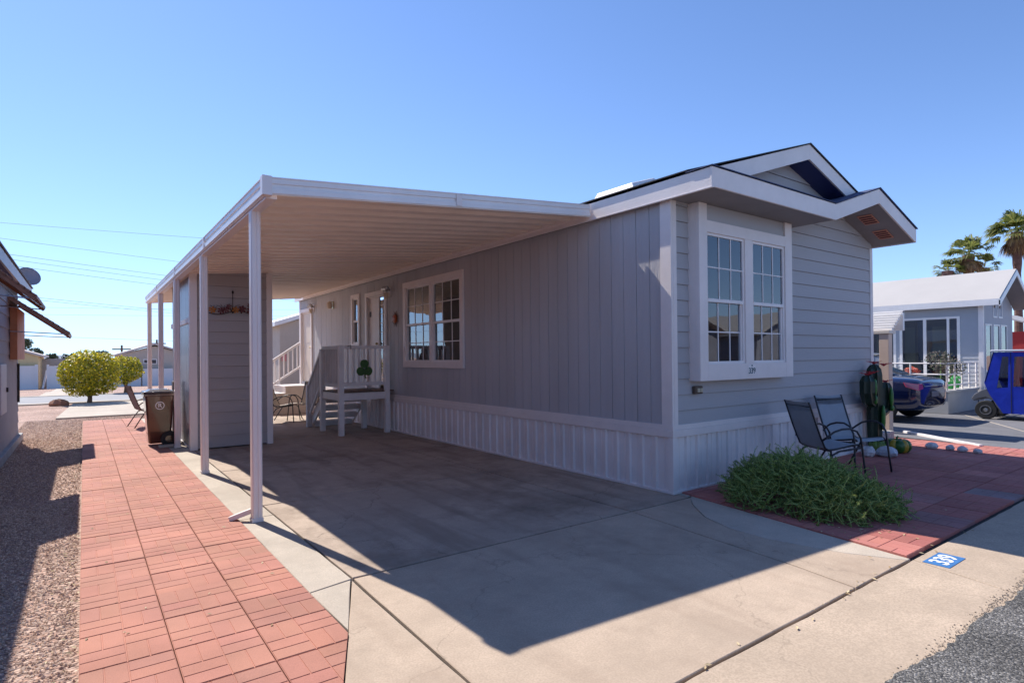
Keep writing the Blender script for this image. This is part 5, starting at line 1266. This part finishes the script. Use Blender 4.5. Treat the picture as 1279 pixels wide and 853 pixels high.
# yellow house with its gable slope falling to the right
bghouse('yellow_house', 'pale yellow house behind the white wall at far left', -14.2, -8.3, 57.6, 66, gz(57), 1.95, 2.95, YEL, WROOF)
bghouse('beige_house', 'beige gabled house behind the far white wall, seen past the carport posts', -2.75, 2.6, 58, 68, gz(57), 2.0, 2.9, BEI, WROOF, wins=[(-.95, -.6, 1.2, 1.6), (-.4, .1, 1.15, 1.6)])
m = MB(); m.box(-16, -8.37, 57.0, 57.2, gz(57), 1.14); m.box(-8.5, -8.3, 56.95, 57.25, gz(57), 1.24); tag(m.obj('boundary_wall', mat('white_block_wall', (.72, .70, .70), .7, var=.06, vscale=.5), None), 'white boundary wall in front of the pale yellow house', 'wall')
m = MB(); m.box(-7.7, -1.2, 57.0, 57.2, gz(57)-.1, 1.10); m.box(-7.75, -7.6, 56.95, 57.25, gz(57), 1.22); tag(m.obj('boundary_wall', MATS['white_block_wall'], None), 'white boundary wall between the two citrus trees', 'wall')
m = MB(); m.box(-1.1, 14, 57.0, 57.2, gz(57)-.3, .74); tag(m.obj('boundary_wall', MATS['white_block_wall'], None), 'lower white boundary wall in front of the beige house', 'wall')
m = MB(); m.box(-9.3, -5.5, 63, 63.2, gz(57), 1.72); tag(m.obj('boundary_wall', GRW, None), 'tall grey block wall behind the gap between the white walls', 'wall')
m = MB(); m.beam((-8.0, 57.1, -.75), (-7.75, 57.6, .75), .12, .1); tag(m.obj('leaning_plank', WHITEV, None), 'white plank leaning in the gap between the white walls', 'plank')
# hazy far trees
FTL = island_mat('far_tree_leaves', [(.05, .075, .03), (.09, .11, .05), (.04, .06, .03)], .8)
def fartree(x, y, zt, r, label, seed, n=420, trunk=True):
    rnd = random.Random(seed); t = thing('distant_tree', label, 'tree', (x, y, gz(y)), 0, 'trees beyond the far houses')
    m = MB(); m.tube([(x, y, gz(y)), (x+.1, y, zt-r)], .16, 6, .08); m.obj('trunk', BARK, t)
    m = MB()
    for i in range(5): bushy(m, (x+rnd.uniform(-.6, .6)*r, y+rnd.uniform(-.5, .5)*r, zt-r*rnd.uniform(.6, 1.3)), r*rnd.uniform(.5, .75), n//5, .16, rnd)
    m.obj('crown', FTL, t)
for i, (x, zt, r, lb) in enumerate(((-11.0, 4.3, .9, 'tall dark tree showing above the yellow house roof'), (-9.7, 3.35, .75, 'lower dark tree above the right end of the yellow roof'), (-8.3, 2.5, .6, 'small dark tree between the yellow house and the citrus tree'),
        (-5.6, 2.5, 1.1, 'pale bare-looking tree above the large citrus crown'), (-3.4, 2.9, .7, 'small tree right of the large citrus crown'), (-6.6, 2.7, .8, 'rounded tree directly behind the large citrus crown'))):
    fartree(x, 85, zt, r, lb, i+30)
# low hills
m = MB(); N2 = 60
for i in range(N2):
    x0 = -900+i*30; h0 = 7+4*math.sin(i*.5)+2*math.sin(i*1.3+2); h1 = 7+4*math.sin((i+1)*.5)+2*math.sin((i+1)*1.3+2)
    m.add([(x0, 1400, -2), (x0+30, 1400, -2), (x0+30, 1500, max(4, h1)), (x0, 1500, max(4, h0))], [(0, 1, 2, 3)])
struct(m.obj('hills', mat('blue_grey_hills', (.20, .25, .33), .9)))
# wires
WR = mat('grey_wire', (.16, .17, .20), .6)
wl_ = [((-11.06, 71.1), (2.08, 79.34), 12, .018), ((-10.92, 74.99), (2.52, 84.35), 12, .018), ((-10.64, 80.64), (3.1, 91.01), 12, .02), ((-10.33, 59.66), (3.3, 57.66), 13, .012), ((-11., 68.08), (3.04, 73.79), 13, .014),
       ((-11.23, 120.45), (4.62, 135.41), 12, .028), ((-12.31, 142.96), (9.51, 134.9), 12, .02), ((-11.81, 165.13), (11.81, 156.63), 12, .024), ((-19.43, 218.8), (24.1, 267.6), 9, .04), ((-11.46, 125.4), (5.1, 142.25), 12, .028)]
for a, b, h_, r in wl_:
    ax, ay = a; bx_, by_ = b; m = MB(); pts = []
    for i in range(25):
        t = -2+i*.25; pts.append((ax+(bx_-ax)*t, ay+(by_-ay)*t, h_+.25*((t-.5)**2-.25)*.35))
    m.tube(pts, r, 4, caps=False); tag(m.obj('overhead_wire', WR), 'thin grey overhead power line crossing the sky on the left', 'power line', 'overhead wires')
def pole(x, y, zt, label):
    t = thing('utility_pole', label, 'utility pole', (x, y, -.8), 0, 'utility poles')
    m = MB(); m.tube([(x, y, -.8), (x, y, zt)], .18, 8, .14); m.obj('pole', BARK, t)
    m = MB(); m.box(x-1.3, x+1.3, y-.1, y+.1, zt-.75, zt-.55); m.obj('crossarm', BARK, t)
pole(-.3, 110, 3.95, 'utility pole with a crossarm left of the beige roof'); pole(-1.8, 130, 3.2, 'more distant utility pole, left of the first'); pole(4.6, 110, 4.9, 'utility pole rising behind the beige gable between the carport posts')

# home seen past the rear steps
bm = bghouse('rear_neighbour_home', 'beige manufactured home with white rake seen beyond the rear steps', .75, 5.6, 19, 21.8, -.03, 2.85, 3.65, BEI, FASCIA, over=.25, wins=[(1.5, 2.3, 1.2, 2.2)])
sg = thing('red_sign', 'small white notice with red print on the wall beyond the rear steps', 'sign', (.9, 18.97, 1.55))
m = MB(); m.box(.80, .98, 18.96, 18.98, 1.45, 1.72); m.obj('board', mat('pink_notice', (.62, .25, .24), .6), sg)

# ------------------------------------------------------------------ palms
PF = island_mat('palm_leaflets', [(.06, .11, .03), (.16, .20, .05), (.30, .30, .09), (.09, .14, .035), (.34, .34, .10)], .45, trans=.6)
PB = island_mat('dead_palm_leaflets', [(.22, .13, .06), (.32, .2, .09), (.14, .08, .05), (.38, .27, .13)], .8)
PT = mat('palm_boot_trunk', (.15, .085, .07), .9, var=.4, vscale=3, bump=.9, bscale=6)
def palm(x, y, zt, r, label, seed, n=46):
    rnd = random.Random(seed); t = thing('palm_tree', label, 'palm tree', (x, y, -.5), 0, 'palms behind the white-roofed home')
    m = MB(); zz = [-.5+(zt+.5)*i/14 for i in range(15)]
    m.tube([(x+.1*math.sin(i*.4), y, z) for i, z in enumerate(zz)], [.36-.012*i if i < 11 else (.32 if i < 13 else .42) for i in range(15)], 10); m.obj('trunk', PT, t)
    g_ = MB(); d_ = MB(); top = Vector((x, y, zt))
    for i in range(n):
        dead = i >= n*.66
        el = rnd.uniform(-.35, 1.45) if not dead else rnd.uniform(-1.3, -.5); a = rnd.uniform(0, 2*PI)
        dr = Vector((math.cos(a)*math.cos(el), math.sin(a)*math.cos(el), math.sin(el))); pl = r*rnd.uniform(.38, .55)*(1 if not dead else .75)
        hub = top+dr*pl+Vector((0, 0, -.04*pl)); tgt = d_ if dead else g_
        w_ = dr.cross(Vector((0, 0, 1))).normalized() if abs(dr.z) < .98 else Vector((1, 0, 0)); tgt.add([top-w_*.03, top+w_*.03, hub+w_*.02, hub-w_*.02], [(0, 1, 2, 3)])
        v2 = dr.cross(w_); fan = r*rnd.uniform(.45, .6)*(1 if not dead else .8); nb = 17
        for j in range(nb):
            th = (j-(nb-1)/2)/((nb-1)/2)*1.25; L_ = fan*(1-.18*abs(th)); dd = (dr*math.cos(th)+w_*math.sin(th)).normalized()
            mid = hub+dd*L_*.6+v2*rnd.uniform(-.02, .02)*r; tip = hub+dd*L_*.95+Vector((0, 0, -L_*rnd.uniform(.18, .5))); pw = dd.cross(v2).normalized()*.028*r
            tgt.add([hub, mid-pw, tip, mid+pw], [(0, 1, 2, 3)])
    g_.obj('fronds', PF, t); d_.obj('dead_fronds', PB, t); return t
palm(53.4, 12.2, 9.5, 2.0, 'middle fan palm rising behind the white roof', 1, 60)
palm(52.0, 13.2, 8.2, 1.35, 'lowest fan palm, left of the group behind the white roof', 2, 40)
palm(57.0, 9.9, 11.4, 2.5, 'tallest fan palm at the right edge behind the white roof', 3, 66)
palm(55.2, 11.7, 8.5, 1.6, 'low fan palm between the two taller palms', 4, 36)

# ------------------------------------------------------------------ homes across the street (behind the camera; seen in the window reflections)
for i, (x0, x1, mt) in enumerate(((-12, -6, BEI), (4, 9, YEL), (12, 17.5, NW), (20.5, 26, BEI), (29, 35, NW), (39, 45, YEL))):
    nm = ['far left, beige', 'opposite the driveway, yellow', 'grey, opposite the patio', 'beige, third to the right', 'grey, fourth to the right', 'yellow, last to the right'][i]
    bghouse('home_across_street', 'low home with a white roof across the near street, '+nm, x0, x1, -19, -11.5, -.03, 2.6, 3.5, LW if i < 10 else mt, NR, wins=[(x0+.8, x0+2., 1, 2.1), (x1-2.2, x1-1., 1, 2.1)])
